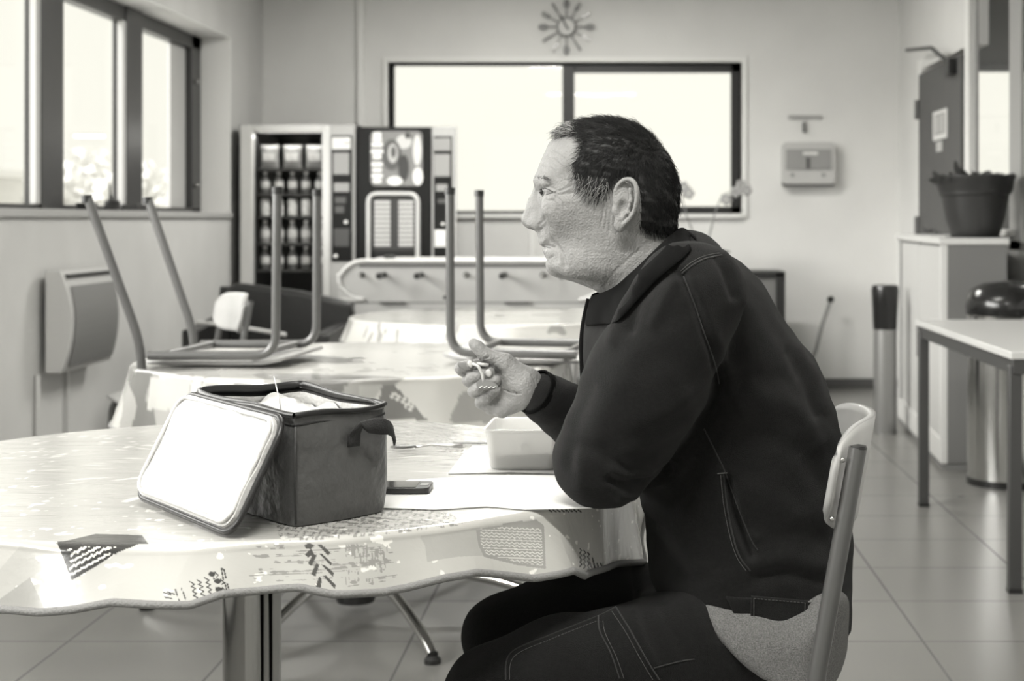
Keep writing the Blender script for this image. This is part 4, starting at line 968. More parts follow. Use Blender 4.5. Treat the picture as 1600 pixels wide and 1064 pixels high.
# crumpled liner showing inside
cr = []; nf = 26
for j in range(nf + 1):
    for i in range(nf + 1):
        u, v = i / nf, j / nf; p = (A * (1 - u) + B * u) * (1 - v) + (D_ * (1 - u) + Cc * u) * v; cen = (A + B + Cc + D_) / 4; p = p.lerp(cen, .10); cr.append((p.x - O.x, p.y - O.y, .128))
cr = np.array(cr); cr[:, 2] += .008 * fnoise(cr, (40, 60, 0), 12, 71) + .004 * fnoise(cr, (120, 120, 0), 12, 72)
mesh_obj('crumpled_liner', [tuple(v) for v in cr], [(j * (nf + 1) + i, j * (nf + 1) + i + 1, (j + 1) * (nf + 1) + i + 1, (j + 1) * (nf + 1) + i) for j in range(nf) for i in range(nf)], lining, bag, angle=180)
def bagp(x, y, D): p = W(x, y, D); return p - O
q = [bagp(428,588,2.2), bagp(432,605,2.2), bagp(436,622,2.19), bagp(439,640,2.2)]
MB().tube(q, [.0006, .0009, .0009, .0006], n=6).build('loose_thread', mat('white_thread', .8), bag, angle=180)
MB().tube([(A.x - O.x + .001, A.y - O.y + .003, .006), (A.x - O.x - .001, A.y - O.y + .002, .07), (A.x - O.x, A.y - O.y + .003, HB - .012)], .0016, n=6).build('corner_seam', mat('dark_piping', .03, rough=.6), bag, angle=180)
# strap handle on the end panel
ab = (B - A).normalized(); nrm = ab.cross(Vector((0, 0, 1)))
def sp(u, z, out): p = A + (B - A) * u + nrm * out; return Vector((p.x - O.x, p.y - O.y, z))
def ribbon(c, wv, nm, m, th=.002):
    vs = []; 
    for p, w_ in zip(c, wv): vs += [p - w_, p + w_]
    n = len(c); o = mesh_obj(nm, vs, [(2 * i, 2 * i + 1, 2 * i + 3, 2 * i + 2) for i in range(n - 1)], m, bag, angle=180); s = o.modifiers.new('thickness', 'SOLIDIFY'); s.thickness = th; s.offset = 0; return o
c1 = [sp(.54, .100, .012), sp(.54, .108, .013), sp(.54, .117, .013), sp(.55, .123, .016), sp(.60, .126, .022), sp(.70, .126, .028), sp(.80, .124, .030), sp(.88, .119, .024), sp(.94, .112, .018), sp(.97, .104, .010)]
wv = [ab * .010] * 3 + [ab * .010 + Vector((0, 0, .002)), ab * .007 + Vector((0, 0, -.008))] + [Vector((0, 0, -.011)) + ab * .003] * 5
ribbon(c1, wv, 'handle_strap', trim_m, .0025)
# open lid, hanging from the long side, silver lining outwards
TR, TL, BR = Vector((-.438, 2.088, HB - .002)), Vector((-.640, 2.345, HB + .004)), Vector((-.492, 2.020, .004))
eu = (TL - TR); ev = (BR - TR); en = eu.normalized().cross(ev.normalized()).normalized()
if en.y > 0: en = -en
def lid_poly(rr, ins):
    U, Vv = eu.length, ev.length; return [(x, y) for x, y in rrect(ins, U - ins, ins, Vv - ins, rr, 6)]
def lid(nm, m, ins, th0, th1, puff=0.):
    # rounded slab between offsets th0..th1 along en, puffed in the middle
    U, Vv = eu.length, ev.length; nx, nz = 30, 20; vs = []; rr = .028
    eu_, ev_ = eu.normalized(), ev.normalized()
    def mp(a, b):
        # square to rounded rectangle
        x = ins + (U - 2 * ins) * a; y = ins + (Vv - 2 * ins) * b
        cx = min(max(x, ins + rr), U - ins - rr); cy = min(max(y, ins + rr), Vv - ins - rr); dx, dy = x - cx, y - cy; L = max(abs(dx), abs(dy))
        if dx and dy:
            k = L / math.hypot(dx, dy); x, y = cx + dx * k, cy + dy * k
        return x, y
    for s_, th in ((0, th0), (1, th1)):
        for j in range(nz + 1):
            for i in range(nx + 1):
                a, b = i / nx, j / nz; x, y = mp(a, b); pf = puff * (min(1, min(a, 1 - a) * 5) * min(1, min(b, 1 - b) * 5)) ** .6 if s_ else 0
                vs.append(TR + eu_ * x + ev_ * y + en * (th + pf) - O + Vector((0, 0, O.z)) * 1.0)
    W_ = nx + 1; K = W_ * (nz + 1); fs = []
    for j in range(nz):
        for i in range(nx): a = j * W_ + i; fs.append((a, a + 1, a + W_ + 1, a + W_)); fs.append((K + a, K + a + W_, K + a + W_ + 1, K + a + 1))
    ring = [i for i in range(W_)] + [j * W_ + nx for j in range(1, nz + 1)] + [nz * W_ + i for i in range(nx - 1, -1, -1)] + [j * W_ for j in range(nz - 1, 0, -1)]
    for a, b in zip(ring, ring[1:] + ring[:1]): fs.append((a, b, K + b, K + a))
    v = np.array([tuple(p) for p in vs]); v[:, 2] = v[:, 2]
    if puff: v[K:] += np.array(en)[None] * (fnoise(v[K:], (70, 70, 30), 16, 81) * .0022 + fnoise(v[K:], (130, 130, 60), 16, 82) * .0006)[:, None]
    bm = mesh_obj(nm, [tuple(p) for p in v], fs, m, bag, angle=60)
    return [v[i] for i in ring]
O_save = O.copy(); O = Vector((O.x, O.y, 0))
ring = lid('lid', bag_m, 0, 0, .006)
lid('lid_lining', lining, .004, .006, .011, .006)
ring2 = [np.array(p) + np.array(en) * .003 for p in ring]; MB().tube([tuple(p) for p in ring2] + [tuple(ring2[0])], .0040, n=8, cap=False).build('lid_zip', zip_m, bag, angle=180)
rr_ = []
eu_, ev_ = eu.normalized(), ev.normalized()
for x, y in rrect(.009, eu.length - .009, .009, ev.length - .009, .024, 6): rr_.append(tuple(TR + eu_ * x + ev_ * y + en * .0135 - O))
MB().tube(rr_ + [rr_[0]], .0030, n=8, cap=False).build('lining_piping', lining, bag, angle=180)
tag(bag, 'grey insulated lunch cooler bag with its silver-lined lid hanging open', 'bag')
# napkins
paper = mat('white_paper', .82, rough=.8, bump=1, bscale=40)
def sheet_on(poly, z, nm, label, cat, m, seed=1):
    l = [(W(x, y, (HC - z) * F / (y - PY)).x, (HC - z) * F / (y - PY)) for x, y in poly]; c = np.mean(l, axis=0)
    o = MB().prism([(a - c[0], b - c[1]) for a, b in l], .0012, (0, 0, 0), (1, 0, 0), (0, 1, 0)).build(nm, m, smooth=False); o.location = (c[0], c[1], z); tag(o, label, cat); return o
sheet_on([(590,793),(585,765),(640,750),(770,743),(900,742),(940,745),(948,793),(820,796),(760,791),(680,796)], ZT + .0012, 'paper_napkin', 'white paper sheet under the phone and elbow of the man', 'paper', paper)
sheet_on([(700,740),(722,712),(738,697),(880,694),(900,741),(800,738)], ZT + .0010, 'paper_napkin', 'creased white paper sheet under the food container', 'paper', paper)
# phone
ph = empty('smartphone', (-.350, 2.372, ZT + .0024))
MB().prism(rrect(-.066, .066, -.032, .032, .009), .0090, (0, 0, .0048), (1, 0, 0), (0, 1, 0)).build('case', black_m, ph, bevel=.0015)
MB().prism(rrect(-.056, .046, -.028, .028, .002), .0006, (0, 0, .0096), (1, 0, 0), (0, 1, 0)).build('screen', mat('dark_glass', .05, rough=.05, spec=.8), ph, smooth=False)
MB().prism(rrect(.050, .062, -.012, .012, .003), .0006, (0, 0, .0096), (1, 0, 0), (0, 1, 0)).build('button_bar', mat('grey_bezel', .25, rough=.3), ph, smooth=False)
tag(ph, 'black mobile phone lying flat beside the cooler bag', 'phone')
# food container
fc = empty('food_container', (-.158, 2.640, ZT + .0022), (0, 0, R(-2)))
clear = mat('frosted_plastic', .86, rough=.25, trans=.35, spec=.5, alpha=.80)
def rr3(w_, d_, r, z): return [(x, y, z) for x, y in rrect(-w_, w_, -d_, d_, r, 6)]
rings = [rr3(.050, .068, .014, .0), rr3(.053, .071, .016, .0015), rr3(.055, .073, .016, .008), rr3(.060, .080, .014, .060), rr3(.0605, .081, .014, .062), rr3(.0635, .084, .016, .0625), rr3(.0642, .0848, .016, .066), rr3(.0622, .083, .015, .0665), rr3(.0600, .0805, .014, .0655), rr3(.0585, .0790, .013, .060), rr3(.0535, .0715, .014, .0085), rr3(.050, .068, .012, .003)]
N = len(rings[0]); vs = [p for r_ in rings for p in r_]; fs = [(j * N + i, j * N + (i + 1) % N, (j + 1) * N + (i + 1) % N, (j + 1) * N + i) for j in range(len(rings) - 1) for i in range(N)] + [tuple(range(N))[::-1], tuple(range((len(rings) - 1) * N, len(rings) * N))]
mesh_obj('tub', vs, fs, clear, fc, angle=50)
rings = [rr3(.0495, .0665, .012, .0034), rr3(.0522, .0700, .012, .010), rr3(.0548, .0735, .013, .030)]
v_ = np.array([p for r_ in rings for p in r_]); v_[2 * N:, 2] += .006 * np.sin(v_[2 * N:, 0] * 60 + 1) + .003 * np.sin(v_[2 * N:, 1] * 90)
food = mat('mashed_food', .62, rough=.7, bump=3, bscale=90, noise=.15, nscale=60)
fd = mesh_obj('food', [tuple(p) for p in v_], [(j * N + i, j * N + (i + 1) % N, (j + 1) * N + (i + 1) % N, (j + 1) * N + i) for j in range(2) for i in range(N)] + [tuple(range(N))[::-1], tuple(range(2 * N, 3 * N))], food, fc, angle=60)
cb = MB(); rr = random.Random(3)
for (x, z, r_) in ((.006,.050,.0028),(.030,.050,.0022),(-.022,.038,.0022),(.006,.040,.0045),(.000,.036,.004),(.010,.033,.005),(.014,.028,.004),(.030,.037,.0018),(-.028,.030,.0018)): cb.ball((x, -.0565 - z * .3 + .004, z), r_, .0012, r_ * .8, n=10, m=6)
cb.build('food_smear', mat('food_smear', .55, rough=.6), fc)
tag(fc, 'translucent plastic food container on the table in front of the man', 'container')
# cutlery behind
fk = empty('dessert_fork', (-.385, 2.80, ZT + .002), (0, 0, R(10)))
MB().tube([(.02, 0, .004), (.05, 0, .007), (.085, 0, .004), (.105, 0, .003)], [.0025, .002, .003, .0035], n=8).build('handle', steel, fk, angle=180)
MB().ball((0, 0, .005), .024, .012, .0035, n=20, m=8).build('bowl', mat('dark_steel', .12, rough=.3, metal=.6), fk, angle=180)
tag(fk, 'dark spoon with a thin handle lying behind the cooler bag', 'spoon')
kn = empty('table_knife', (-.23, 2.87, ZT + .002), (0, 0, R(0)))
MB().prism([(-.075,-.002),(-.055,-.008),(.02,-.009),(.02,.004),(-.06,.004)], .0018, (0, 0, .002), (1, 0, 0), (0, 1, 0)).build('blade', mat('dark_steel', .12), kn, smooth=False)
MB().prism(rrect(.02, .11, -.009, .006, .004), .006, (0, 0, .0032), (1, 0, 0), (0, 1, 0)).build('handle', black_m, kn, bevel=.001)
tag(kn, 'table knife pointing left from behind the food container', 'knife')

# ---------------------------------------------------------------- football table
ft = empty('football_table', (-.835, 9.2, 0)); lw = mat('light_wood_laminate', .50, rough=.45, noise=.06, nscale=5)
x0, x1, z0, z1 = -.745, .745, .555, .925
poly = [(x, z) for x, z in rrect(x0, x1, z0, z1, .15, 10)]
sd = MB().prism(poly, .03, (0, -.34, 0)); sd.build('side_panel', lw, ft, bevel=.004)
MB().prism(poly, .03, (0, .34, 0)).build('side_panel', lw, ft, bevel=.004)
MB().box(x0 + .03, x1 - .03, -.325, .325, .60, .66).box(x0 + .02, x0 + .05, -.325, .325, .62, .84).box(x1 - .05, x1 - .02, -.325, .325, .62, .84).build('playing_box', mat('playfield_grey', .30), ft, bevel=.003)
rim = [(x, -.36, z) for x, z in rrect(x0 + .004, x1 - .004, z0 + .15, z1 - .006, .14, 10)]
top = [p for p in rim if p[2] > .70]; top.sort(key=lambda p: math.atan2(p[2] - .70, p[0]), reverse=True)
MB().tube([(x0 + .008, -.358, .70)] + top + [(x1 - .008, -.358, .70)], .013, n=8).build('top_rail', mat('pale_rail', .62, rough=.4), ft, angle=60)
MB().box(x0 + .12, x1 - .12, -.362, -.352, .885, .900).box(x0 + .01, x1 - .01, -.3565, -.352, .684, .690).build('panel_seam', mat('grey_seam', .14), ft)
for sx in (-.52, .52):
    for y in (-.28, .28): MB().box(sx - .05, sx + .05, y - .05, y + .05, 0, .58).build('leg', lw, ft, bevel=.006)
def fx(px): return (px - 971) * 8.83 / F + .835
def fz(py): return HC - (py - 343) * 8.83 / F
for i, (px_, big) in enumerate(((565,0),(600,1),(658,1),(728,0),(788,1),(848,0),(880,1))):
    x = fx(px_); z = fz(429.5)
    rd = MB().tube([(x, -.40 - .10 * big, z), (x, .46, z)], .008, n=10).build('rod', chrome, ft)
    MB().lathe([(.001,0),(.016,0),(.016,.01),(.010,.012),(.001,.012)], (0,0,0), 16).build('bushing', black_m, rd).matrix_local = Matrix.Translation((x, -.356, z)) @ Matrix.Rotation(R(90), 4, 'X')
    if big:
        h_ = MB().tube([(0,0,0),(.0,0,.03),(0,0,.09),(0,0,.12)], [.015,.019,.019,.013], n=16).build('handle', black_m, rd); h_.matrix_local = Matrix.Translation((x, -.46, z)) @ Matrix.Rotation(R(90), 4, 'X')
for px_ in (613, 808): MB().box(fx(px_ - 20), fx(px_ + 20), -.375, -.352, fz(475), fz(471)).build('ash_tray', mat('grey_tray', .12), ft, bevel=.002)
for px_, py_ in ((695,465),(555,495)):
    MB().ball((fx(px_), -.357, fz(py_)), .011, .004, .011, n=12, m=6).build('bolt', black_m, ft)
MB().ball((fx(606), -.30, .94), .035, .02, .014, n=14, m=8).build('score_knob', black_m, ft)
tag(ft, 'pale wooden table football game with black rod handles', 'football table')

# ---------------------------------------------------------------- vending machines
def vx(px, D): return (px - PX) * D / F
def vz(py, D): return HC - (py - PY) * D / F
DV = 9.95
cab_l = mat('vending_grey', .42, rough=.4, metal=.0); cab_d = mat('vending_black', .006, rough=.3, spec=.3); lab = mat('label_white', .70, rough=.5); lab_g = mat('label_grey', .30, rough=.5)
vm = empty('snack_vending_machine', (vx(463, DV), DV + .42, 0)); ox, oy = vm.location.x, vm.location.y
def vb(a, b, c, d, y0, y1, nm, m, par, bev=.004, D=DV): return MB().box(vx(a, D) - ox, vx(b, D) - ox, y0, y1, vz(d, D), vz(c, D)).build(nm, m, par, bevel=bev)
Z0 = .06
g_in = (395, 505, 207, 478)
xl, xr = vx(373, DV) - ox, vx(556, DV) - ox; ztop = vz(194, DV)
b_ = MB().box(xl, xr, .36, .40, Z0, ztop).box(xl, xl + .02, -.40, .36, Z0, ztop).box(xr - .02, xr, -.40, .36, Z0, ztop).box(xl, xr, -.40, .36, ztop - .02, ztop).box(xl, xr, -.40, .36, Z0, .30)
b_.build('cabinet', mat('vending_side', .10, rough=.4), vm, bevel=.004)
for sx in (xl + .06, xr - .06):
    for sy in (-.34, .34): MB().lathe([(.001,0),(.022,0),(.022,.06),(.001,.06)], (sx, sy, 0), 16).build('foot', black_m, vm)
fr = MB(); a0, a1, c0, c1 = vx(377, DV) - ox, vx(517, DV) - ox, .30, ztop - .005
i0, i1, k0, k1 = vx(397, DV) - ox, vx(505, DV) - ox, .62, vz(207, DV)
fr.box(a0, i0, -.46, -.40, c0, c1).box(i1, a1, -.46, -.40, c0, c1).box(i0, i1, -.46, -.40, k1, c1).box(i0, i1, -.46, -.40, c0, .40)
fr.build('door_frame', mat('door_silver', .62, rough=.35, spec=.7), vm, bevel=.008)
MB().box(i0, i1, -.445, -.42, .40, .62).build('delivery_flap', cab_d, vm, bevel=.004)
MB().box(i0 - .01, i1 + .01, -.40, -.38, .30, .62).box(i0, i1, .30, .35, .62, k1).box(i0 - .03, i0, -.38, .35, .3, k1).box(i1, i1 + .03, -.38, .35, .3, k1).build('dark_interior', mat('dark_interior', .02, rough=.6), vm)
MB().box(i0, i1, -.43, -.424, .62, k1).build('glass', gl, vm, smooth=False)
MB().box(a1, xr, -.46, -.40, c0, c1).build('control_column', cab_l, vm, bevel=.006)
cp = MB().box(vx(520, DV) - ox, vx(552, DV) - ox, -.468, -.458, vz(408, DV), vz(212, DV)).build('control_panel', cab_d, vm, bevel=.003)
def panel(par, items, y=-.470):
    for a, b, c, d, m in items: MB().box(vx(a, DV) - ox, vx(b, DV) - ox, y - .004, y + .004, vz(d, DV), vz(c, DV)).build('label_plate', m, par, bevel=.002)
panel(cp, ((521,550,215,234,lab),(523,548,239,273,lab_g),(524,548,286,300,lab_g),(526,543,308,318,mat('label_dark', .08)),(526,540,322,333,mat('label_dark', .08)),(524,548,357,385,mat('keypad_grey', .06))))
for (x, y, r_) in ((544,221,.016),(543,347,.012),(527,400,.013)): MB().ball((vx(x, DV) - ox, -.476, vz(y, DV)), r_, .006, r_, n=14, m=8).build('button', mat('bright_button', .75, rough=.2), cp)
tag(vm, 'glass-fronted snack and drinks vending machine against the left wall corner', 'vending machine')
# its own interior tube lamp
ll = bpy.data.lights.new('vending_lamp', 'AREA'); ll.shape = 'RECTANGLE'; ll.size = .40; ll.size_y = .04; ll.energy = 1.2; ll.color = (1, .985, .93)
lo_ = bpy.data.objects.new('vending_lamp', ll); C.objects.link(lo_); lo_.location = (ox + (i0 + i1) / 2, oy - .34, k1 - .02); lo_.rotation_euler = (R(-25), 0, 0)
# shelves and products
shelf_z = [vz(y, DV + .15) for y in (263, 302, 337, 379, 420)]
for z in shelf_z: MB().box(i0, i1, -.36, .30, z - .016, z - .004).build('shelf', mat('shelf_dark', .05, rough=.4), vm)
prodm = [mat('product_%s' % k, v, rough=.3, noise=.25, nscale=40) for k, v in (('pale', .62), ('grey', .28), ('dark', .10), ('white', .85))]
def bagp_():
    t = empty('snack_bag'); pts = []
    o = MB(); vs = []; n = 10
    for s in (-1, 1):
        for j in range(n + 1):
            for i in range(n + 1):
                u, v = i / n * 2 - 1, j / n * 2 - 1; vs.append((u * .052 * (1 - .06 * (1 - v * v)), s * .020 * ((1 - u * u) * (1 - v * v)) ** .5, .075 + v * .075))
    K = (n + 1) ** 2; fs = []
    for s in (0, 1):
        for j in range(n):
            for i in range(n): a = s * K + j * (n + 1) + i; q = (a, a + 1, a + n + 2, a + n + 1); fs.append(q if s == 0 else q[::-1])
    mesh_obj('packet', vs, fs, prodm[1], t, angle=180); MB().box(-.034, .034, -.0215, -.0185, .05, .10).build('front_label', prodm[0], t, bevel=.002); return t
def bottlep():
    t = empty('drink_bottle'); MB().lathe([(.001,0),(.028,0),(.031,.006),(.031,.05),(.028,.06),(.031,.07),(.031,.10),(.012,.145),(.012,.155),(.001,.155)], n=20).build('bottle', prodm[2], t, angle=50)
    MB().lathe([(.001,.155),(.014,.155),(.014,.172),(.001,.172)], n=16).build('cap', prodm[3], t); MB().lathe([(.0315,.045),(.0317,.046),(.0317,.098),(.0315,.099)], n=20).build('wrap_label', prodm[0], t); return t
def canp():
    t = empty('drink_can'); MB().lathe([(.001,0),(.024,0),(.031,.008),(.031,.105),(.026,.114),(.001,.114)], n=20).build('can', prodm[0], t, angle=40)
    MB().lathe([(.001,.1145),(.025,.1145),(.025,.117),(.001,.117)], n=20).build('lid', steel, t); return t
def cols(n): return [i0 + (i1 - i0) * (k + .5) / n for k in range(n)]
def row(proto, z, n, group, label, cat, yy=-.30, sc_=1., scz=1., mats=None):
    for k, x in enumerate(cols(n)):
        pos = ('leftmost', 'middle', 'rightmost')[k] if n == 3 else ('leftmost', 'second from left', 'middle', 'second from right', 'rightmost')[k]
        c = proto if k == 0 else copy_tree(proto)
        c.location = (ox + x, oy + yy, z); c.scale = (sc_, sc_, scz); tag(c, pos + ' ' + label, cat, group)
zs = [z - .004 for z in shelf_z]
row(bagp_(), zs[0], 3, 'large snack bags on the top shelf', 'large snack bag on the top shelf of the snack machine', 'snack bag', sc_=1.15, scz=1.0)
row(bottlep(), zs[1], 5, 'small bottles on the second shelf', 'small bottle on the second shelf of the snack machine', 'bottle', sc_=.95, scz=.80)
row(canp(), zs[2], 5, 'white drink cans on the middle shelf', 'pale can on the middle shelf of the snack machine', 'can', sc_=1., scz=.95)
b2 = bottlep(); b2.children[0].data = b2.children[0].data.copy(); b2.children[0].data.materials[0] = prodm[1]
row(b2, zs[3], 5, 'bottles on the fourth shelf', 'grey bottle on the fourth shelf of the snack machine', 'bottle', scz=.85)
row(bottlep(), zs[4], 5, 'bottles on the lowest shelf', 'dark bottle on the lowest shelf of the snack machine', 'bottle', scz=.85)

cm = empty('coffee_vending_machine', (vx(635, DV), DV + .40, 0)); ox, oy = cm.location.x, cm.location.y
xl, xr, zt = vx(559, DV) - ox, vx(713, DV) - ox, vz(198, DV)
MB().prism([(xl, -.38), (xr, -.38), (xr - .085, .36), (xl, .36)], zt - .06, (0, 0, (zt + .06) / 2), (1, 0, 0), (0, 1, 0)).build('cabinet', mat('vending_side', .10), cm, bevel=.006)
for sx in (xl + .06, xr - .16):
    for sy in (-.32, .30): MB().lathe([(.001,0),(.022,0),(.022,.06),(.001,.06)], (sx, sy, 0), 16).build('foot', black_m, cm)
MB().box(xl, vx(674, DV) - ox, -.42, -.38, .10, zt - .004).build('door', cab_d, cm, bevel=.006)
MB().box(vx(675, DV) - ox, xr, -.42, -.38, .10, zt - .004).build('control_column', cab_l, cm, bevel=.006)
pc = MB().prism([(x, z) for x, z in rrect(vx(580, DV) - ox, vx(661, DV) - ox, vz(291, DV), vz(205, DV), .035)], .010, (0, -.424, 0)).build('advert_panel', mat('advert_grey', .22, rough=.3), cm, bevel=.002)
def blob(cx, cy, rx, ry, v, k, hole=0):
    n = 28; o = MB().prism([(vx(cx + rx * math.cos(2 * PI * i / n), DV) - ox, vz(cy + ry * math.sin(2 * PI * i / n), DV)) for i in range(n)], .003, (0, -.430 - .0012 * k, 0)).build('advert_shape', mat('advert_%d' % int(v * 100), v, rough=.4), pc)
blob(632,222,12,11,.55,1); blob(653,235,7,24,.60,1); blob(613,242,15,24,.10,2); blob(615,240,8,15,.45,3); blob(616,238,4,9,.10,4); blob(632,262,8,20,.05,2); blob(618,283,12,7,.85,3); blob(654,276,8,14,.75,2); blob(638,212,4,5,.06,5)
lt = MB()
for k, (y, h_, w_) in enumerate(((211,5,7),(218,3,8),(226,5,9),(237,4,10),(245,5,7),(257,4,9),(266,3,8),(275,4,9),(283,4,7))): lt.prism(rrect(vx(590 - w_ + 1, DV) - ox, vx(590 + w_, DV) - ox, vz(y + h_ / 2 + 1, DV), vz(y - h_ / 2 - 1, DV), .008), .003, (0, -.433, 0))
lt.build('advert_lettering', mat('advert_white', .9), pc)
ar = [(vx(x, DV) - ox, -.435, vz(y, DV)) for x, y in [(577,408),(577,303),(654,303),(654,408)]]
MB().tube(fillet(ar, .06, 8), .014, n=12).build('chrome_arch', mat('arch_silver', .55, rough=.3), cm, angle=60)
MB().box(vx(584, DV) - ox, vx(649, DV) - ox, -.428, -.418, vz(392, DV), vz(309, DV)).build('selection_panel', mat('selection_back', .04), cm)
for c0_, c1_ in ((586,611),(624,647)):
    for k in range(10): MB().box(vx(c0_, DV) - ox, vx(c1_, DV) - ox, -.434, -.427, vz(319 + k * 7.3, DV), vz(313.5 + k * 7.3, DV)).build('selection_label', mat('selection_label', .50, rough=.4), cm)
MB().box(vx(586, DV) - ox, vx(650, DV) - ox, -.426, -.419, .50, vz(394, DV)).build('cup_bay', mat('cup_bay', .008), cm)
cp = MB().box(vx(678, DV) - ox, vx(707, DV) - ox, -.426, -.416, vz(402, DV), vz(213, DV)).build('control_panel', cab_d, cm, bevel=.003)
panel(cp, ((677,705,216,236,lab_g),(679,704,241,276,lab_g),(682,700,288,299,lab_g),(685,698,311,318,mat('label_dark', .08)),(680,703,359,386,lab)), y=-.430)
MB().ball((vx(693, DV) - ox, -.432, vz(350, DV)), .011, .006, .011, n=14, m=8).build('button', mat('bright_button', .75), cp)
tag(cm, 'black coffee vending machine with a picture panel and silver arch', 'vending machine')

# ---------------------------------------------------------------- along the left wall
ht = empty('wall_heater', (XL, 6.975, 0)); hm = mat('heater_enamel', .52, rough=.5)
vs = []; fs = []; n = 14
for y in (-.325, .325):
    for i in range(n + 1):
        t = i / n; vs.append((.10 + .045 * math.sin(PI * t) ** .8 * 1.0, y, .505 + .43 * t))
    vs.append((.035, y, .935)); vs.append((.035, y, .505))
K = n + 3
for i in range(K): fs.append((i, (i + 1) % K, K + (i + 1) % K, K + i))
fs += [tuple(range(K))[::-1], tuple(range(K, 2 * K))]
mesh_obj('casing', vs, fs, hm, ht, bevel=.004)
gv = MB()
gp = []
for i in range(1, n): t = i / n; gp.append((.101 + .045 * math.sin(PI * t) ** .8, .505 + .43 * t))
for i in range(len(gp) - 2): gv.add([(gp[i][0] + .004, -.285, gp[i][1] - .005), (gp[i][0] + .004, .285, gp[i][1] - .005), (gp[i + 1][0] + .004, .285, gp[i + 1][1] - .005), (gp[i + 1][0] + .004, -.285, gp[i + 1][1] - .005)], [(0, 1, 2, 3)])
gv.build('grille', mat('heater_grille', .20, rough=.6), ht)
MB().box(.108, .125, -.30, .30, .905, .918).build('air_slot', mat('slot_dark', .03), ht)
MB().box(0, .04, -.22, .22, .56, .88).build('bracket', mat('bracket_dark', .03), ht)
tag(ht, 'white electric wall heater with grey grille below the left window', 'heater')
# dark tub armchair in front of the machines
ac = empty('armchair', (-1.76, 7.95, 0)); ac.scale = (.80, 1, 1); lea = mat('black_leatherette', .016, rough=.35, bump=1, bscale=60)
MB().box(-.36, .36, -.34, .34, .10, .40).build('seat_base', lea, ac, bevel=.03)
MB().box(-.26, .26, -.34, .24, .40, .50).build('cushion', lea, ac, bevel=.03)
MB().prism([(-.36,.10),(-.36,.80),(-.30,.82),(.10,.78),(.44,.72),(.46,.66),(.46,.10)], .10, (0, .33, 0)).build('backrest', lea, ac, bevel=.025)
MB().prism([(-.36,.10),(-.36,.62),(.30,.66),(.36,.80),(.38,.80),(.38,.10)], .10, (-.38, .0, 0), (0, 1, 0)).build('armrest', lea, ac, bevel=.025)
MB().prism([(-.36,.10),(-.36,.60),(.30,.62),(.36,.72),(.38,.72),(.38,.10)], .10, (.40, .0, 0), (0, 1, 0)).build('armrest', lea, ac, bevel=.025)
MB().tube([(-.34, -.36, .66), (-.10, -.37, .64), (.20, -.375, .60)], .010, n=8).build('arm_piping', mat('pale_piping', .5), ac)
for sx in (-.3, .3):
    for sy in (-.28, .28): MB().tube([(sx, sy, 0), (sx, sy, .11)], .02).build('leg', black_m, ac)
tag(ac, 'low black armchair in front of the snack machine', 'armchair')
# thing on the sill
wc = empty('watering_can', (-2.56, 7.98, WZ0 + .005))
MB().lathe([(.001,0),(.04,0),(.045,.01),(.045,.045),(.03,.055),(.001,.055)], n=20, sx=.8, sy=1.4).build('body', black_m, wc)
MB().tube([(0, -.02, .04), (0, -.035, .09), (0, -.04, .13)], [.012, .006, .005], n=8).build('spout', black_m, wc)
tag(wc, 'small dark watering can with a thin spout on the left window sill', 'watering can')
bx = MB().box(-.04, .04, -.11, .11, 0, .035).build('tray', black_m, bevel=.004); bx.location = (-2.56, 8.35, WZ0 + .005); tag(bx, 'flat dark tray on the left window sill beside the watering can', 'tray')
bx = MB().box(-.03, .03, -.07, .07, 0, .035).build('box', black_m, bevel=.004); bx.location = (-2.56, 7.60, WZ0 + .005); tag(bx, 'small dark box on the left window sill, left of the watering can', 'box')

# ---------------------------------------------------------------- back wall fittings
ck = empty('wall_clock', W(885, 42, YB - .03)); cg = mat('clock_metal', .10, rough=.4, metal=.3)
PXM = YB / F
MB().tube([Vector((.060 * math.cos(2 * PI * k / 40) , 0, .060 * math.sin(2 * PI * k / 40))) for k in range(41)], .009, n=8, cap=False).build('ring', mat('clock_ring', .20, rough=.4), ck, angle=180)
MB().lathe([(.001, 0), (.055, 0), (.055, .012), (.001, .012)], n=32).build('dial', mat('clock_dial', .62), ck).rotation_euler = (R(90), 0, 0)
for k in range(12):
    a = PI / 2 - k * PI / 6; u = Vector((math.cos(a), 0, math.sin(a))); v = Vector((-math.sin(a), 0, math.cos(a))); mb = MB().tube([u * .065, u * .13], .004, n=8)
    kind = k % 3
    if kind == 0: mb.prism(smooth_poly([(.125, 0), (.14, .018), (.165, .021), (.188, .010), (.188, -.010), (.165, -.021), (.14, -.018)], 3), .005, (0, 0, 0), u, v)
    elif kind == 1: mb.prism([(.12, .004), (.135, .013), (.19, .013), (.19, .007), (.150, .006), (.150, .002), (.19, .002), (.19, -.003), (.150, -.003), (.150, -.007), (.19, -.007), (.19, -.013), (.135, -.013)], .005, (0, 0, 0), u, v)
    else: mb.prism([(.12, -.006), (.12, .008), (.185, .012), (.19, 0), (.18, -.006)], .005, (0, 0, 0), u, v)
    mb.build('cutlery_ray', cg if k not in (2, 4, 7) else mat('clock_light', .32, rough=.3, metal=.3), ck, angle=50)
MB().tube([(0, -.012, 0), (-.035, -.012, .075)], .006, n=8).build('hand', black_m, ck); MB().tube([(0, -.014, 0), (.018, -.014, -.02)], .005, n=8).build('hand', black_m, ck)
tag(ck, 'sunburst wall clock made of spoons, forks and knives above the back window', 'clock')
DB = YB
eb_ = empty('wall_fitting_box', W(1263, 256, DB));  # box-shaped fitting of unknown use
def ez(a, b, c, d): p = eb_.location; return (vx(a, DB) - p.x, vx(b, DB) - p.x, vz(d, DB) - p.z, vz(c, DB) - p.z)
x0_, x1_, z0_, z1_ = ez(1220, 1303, 223, 288)
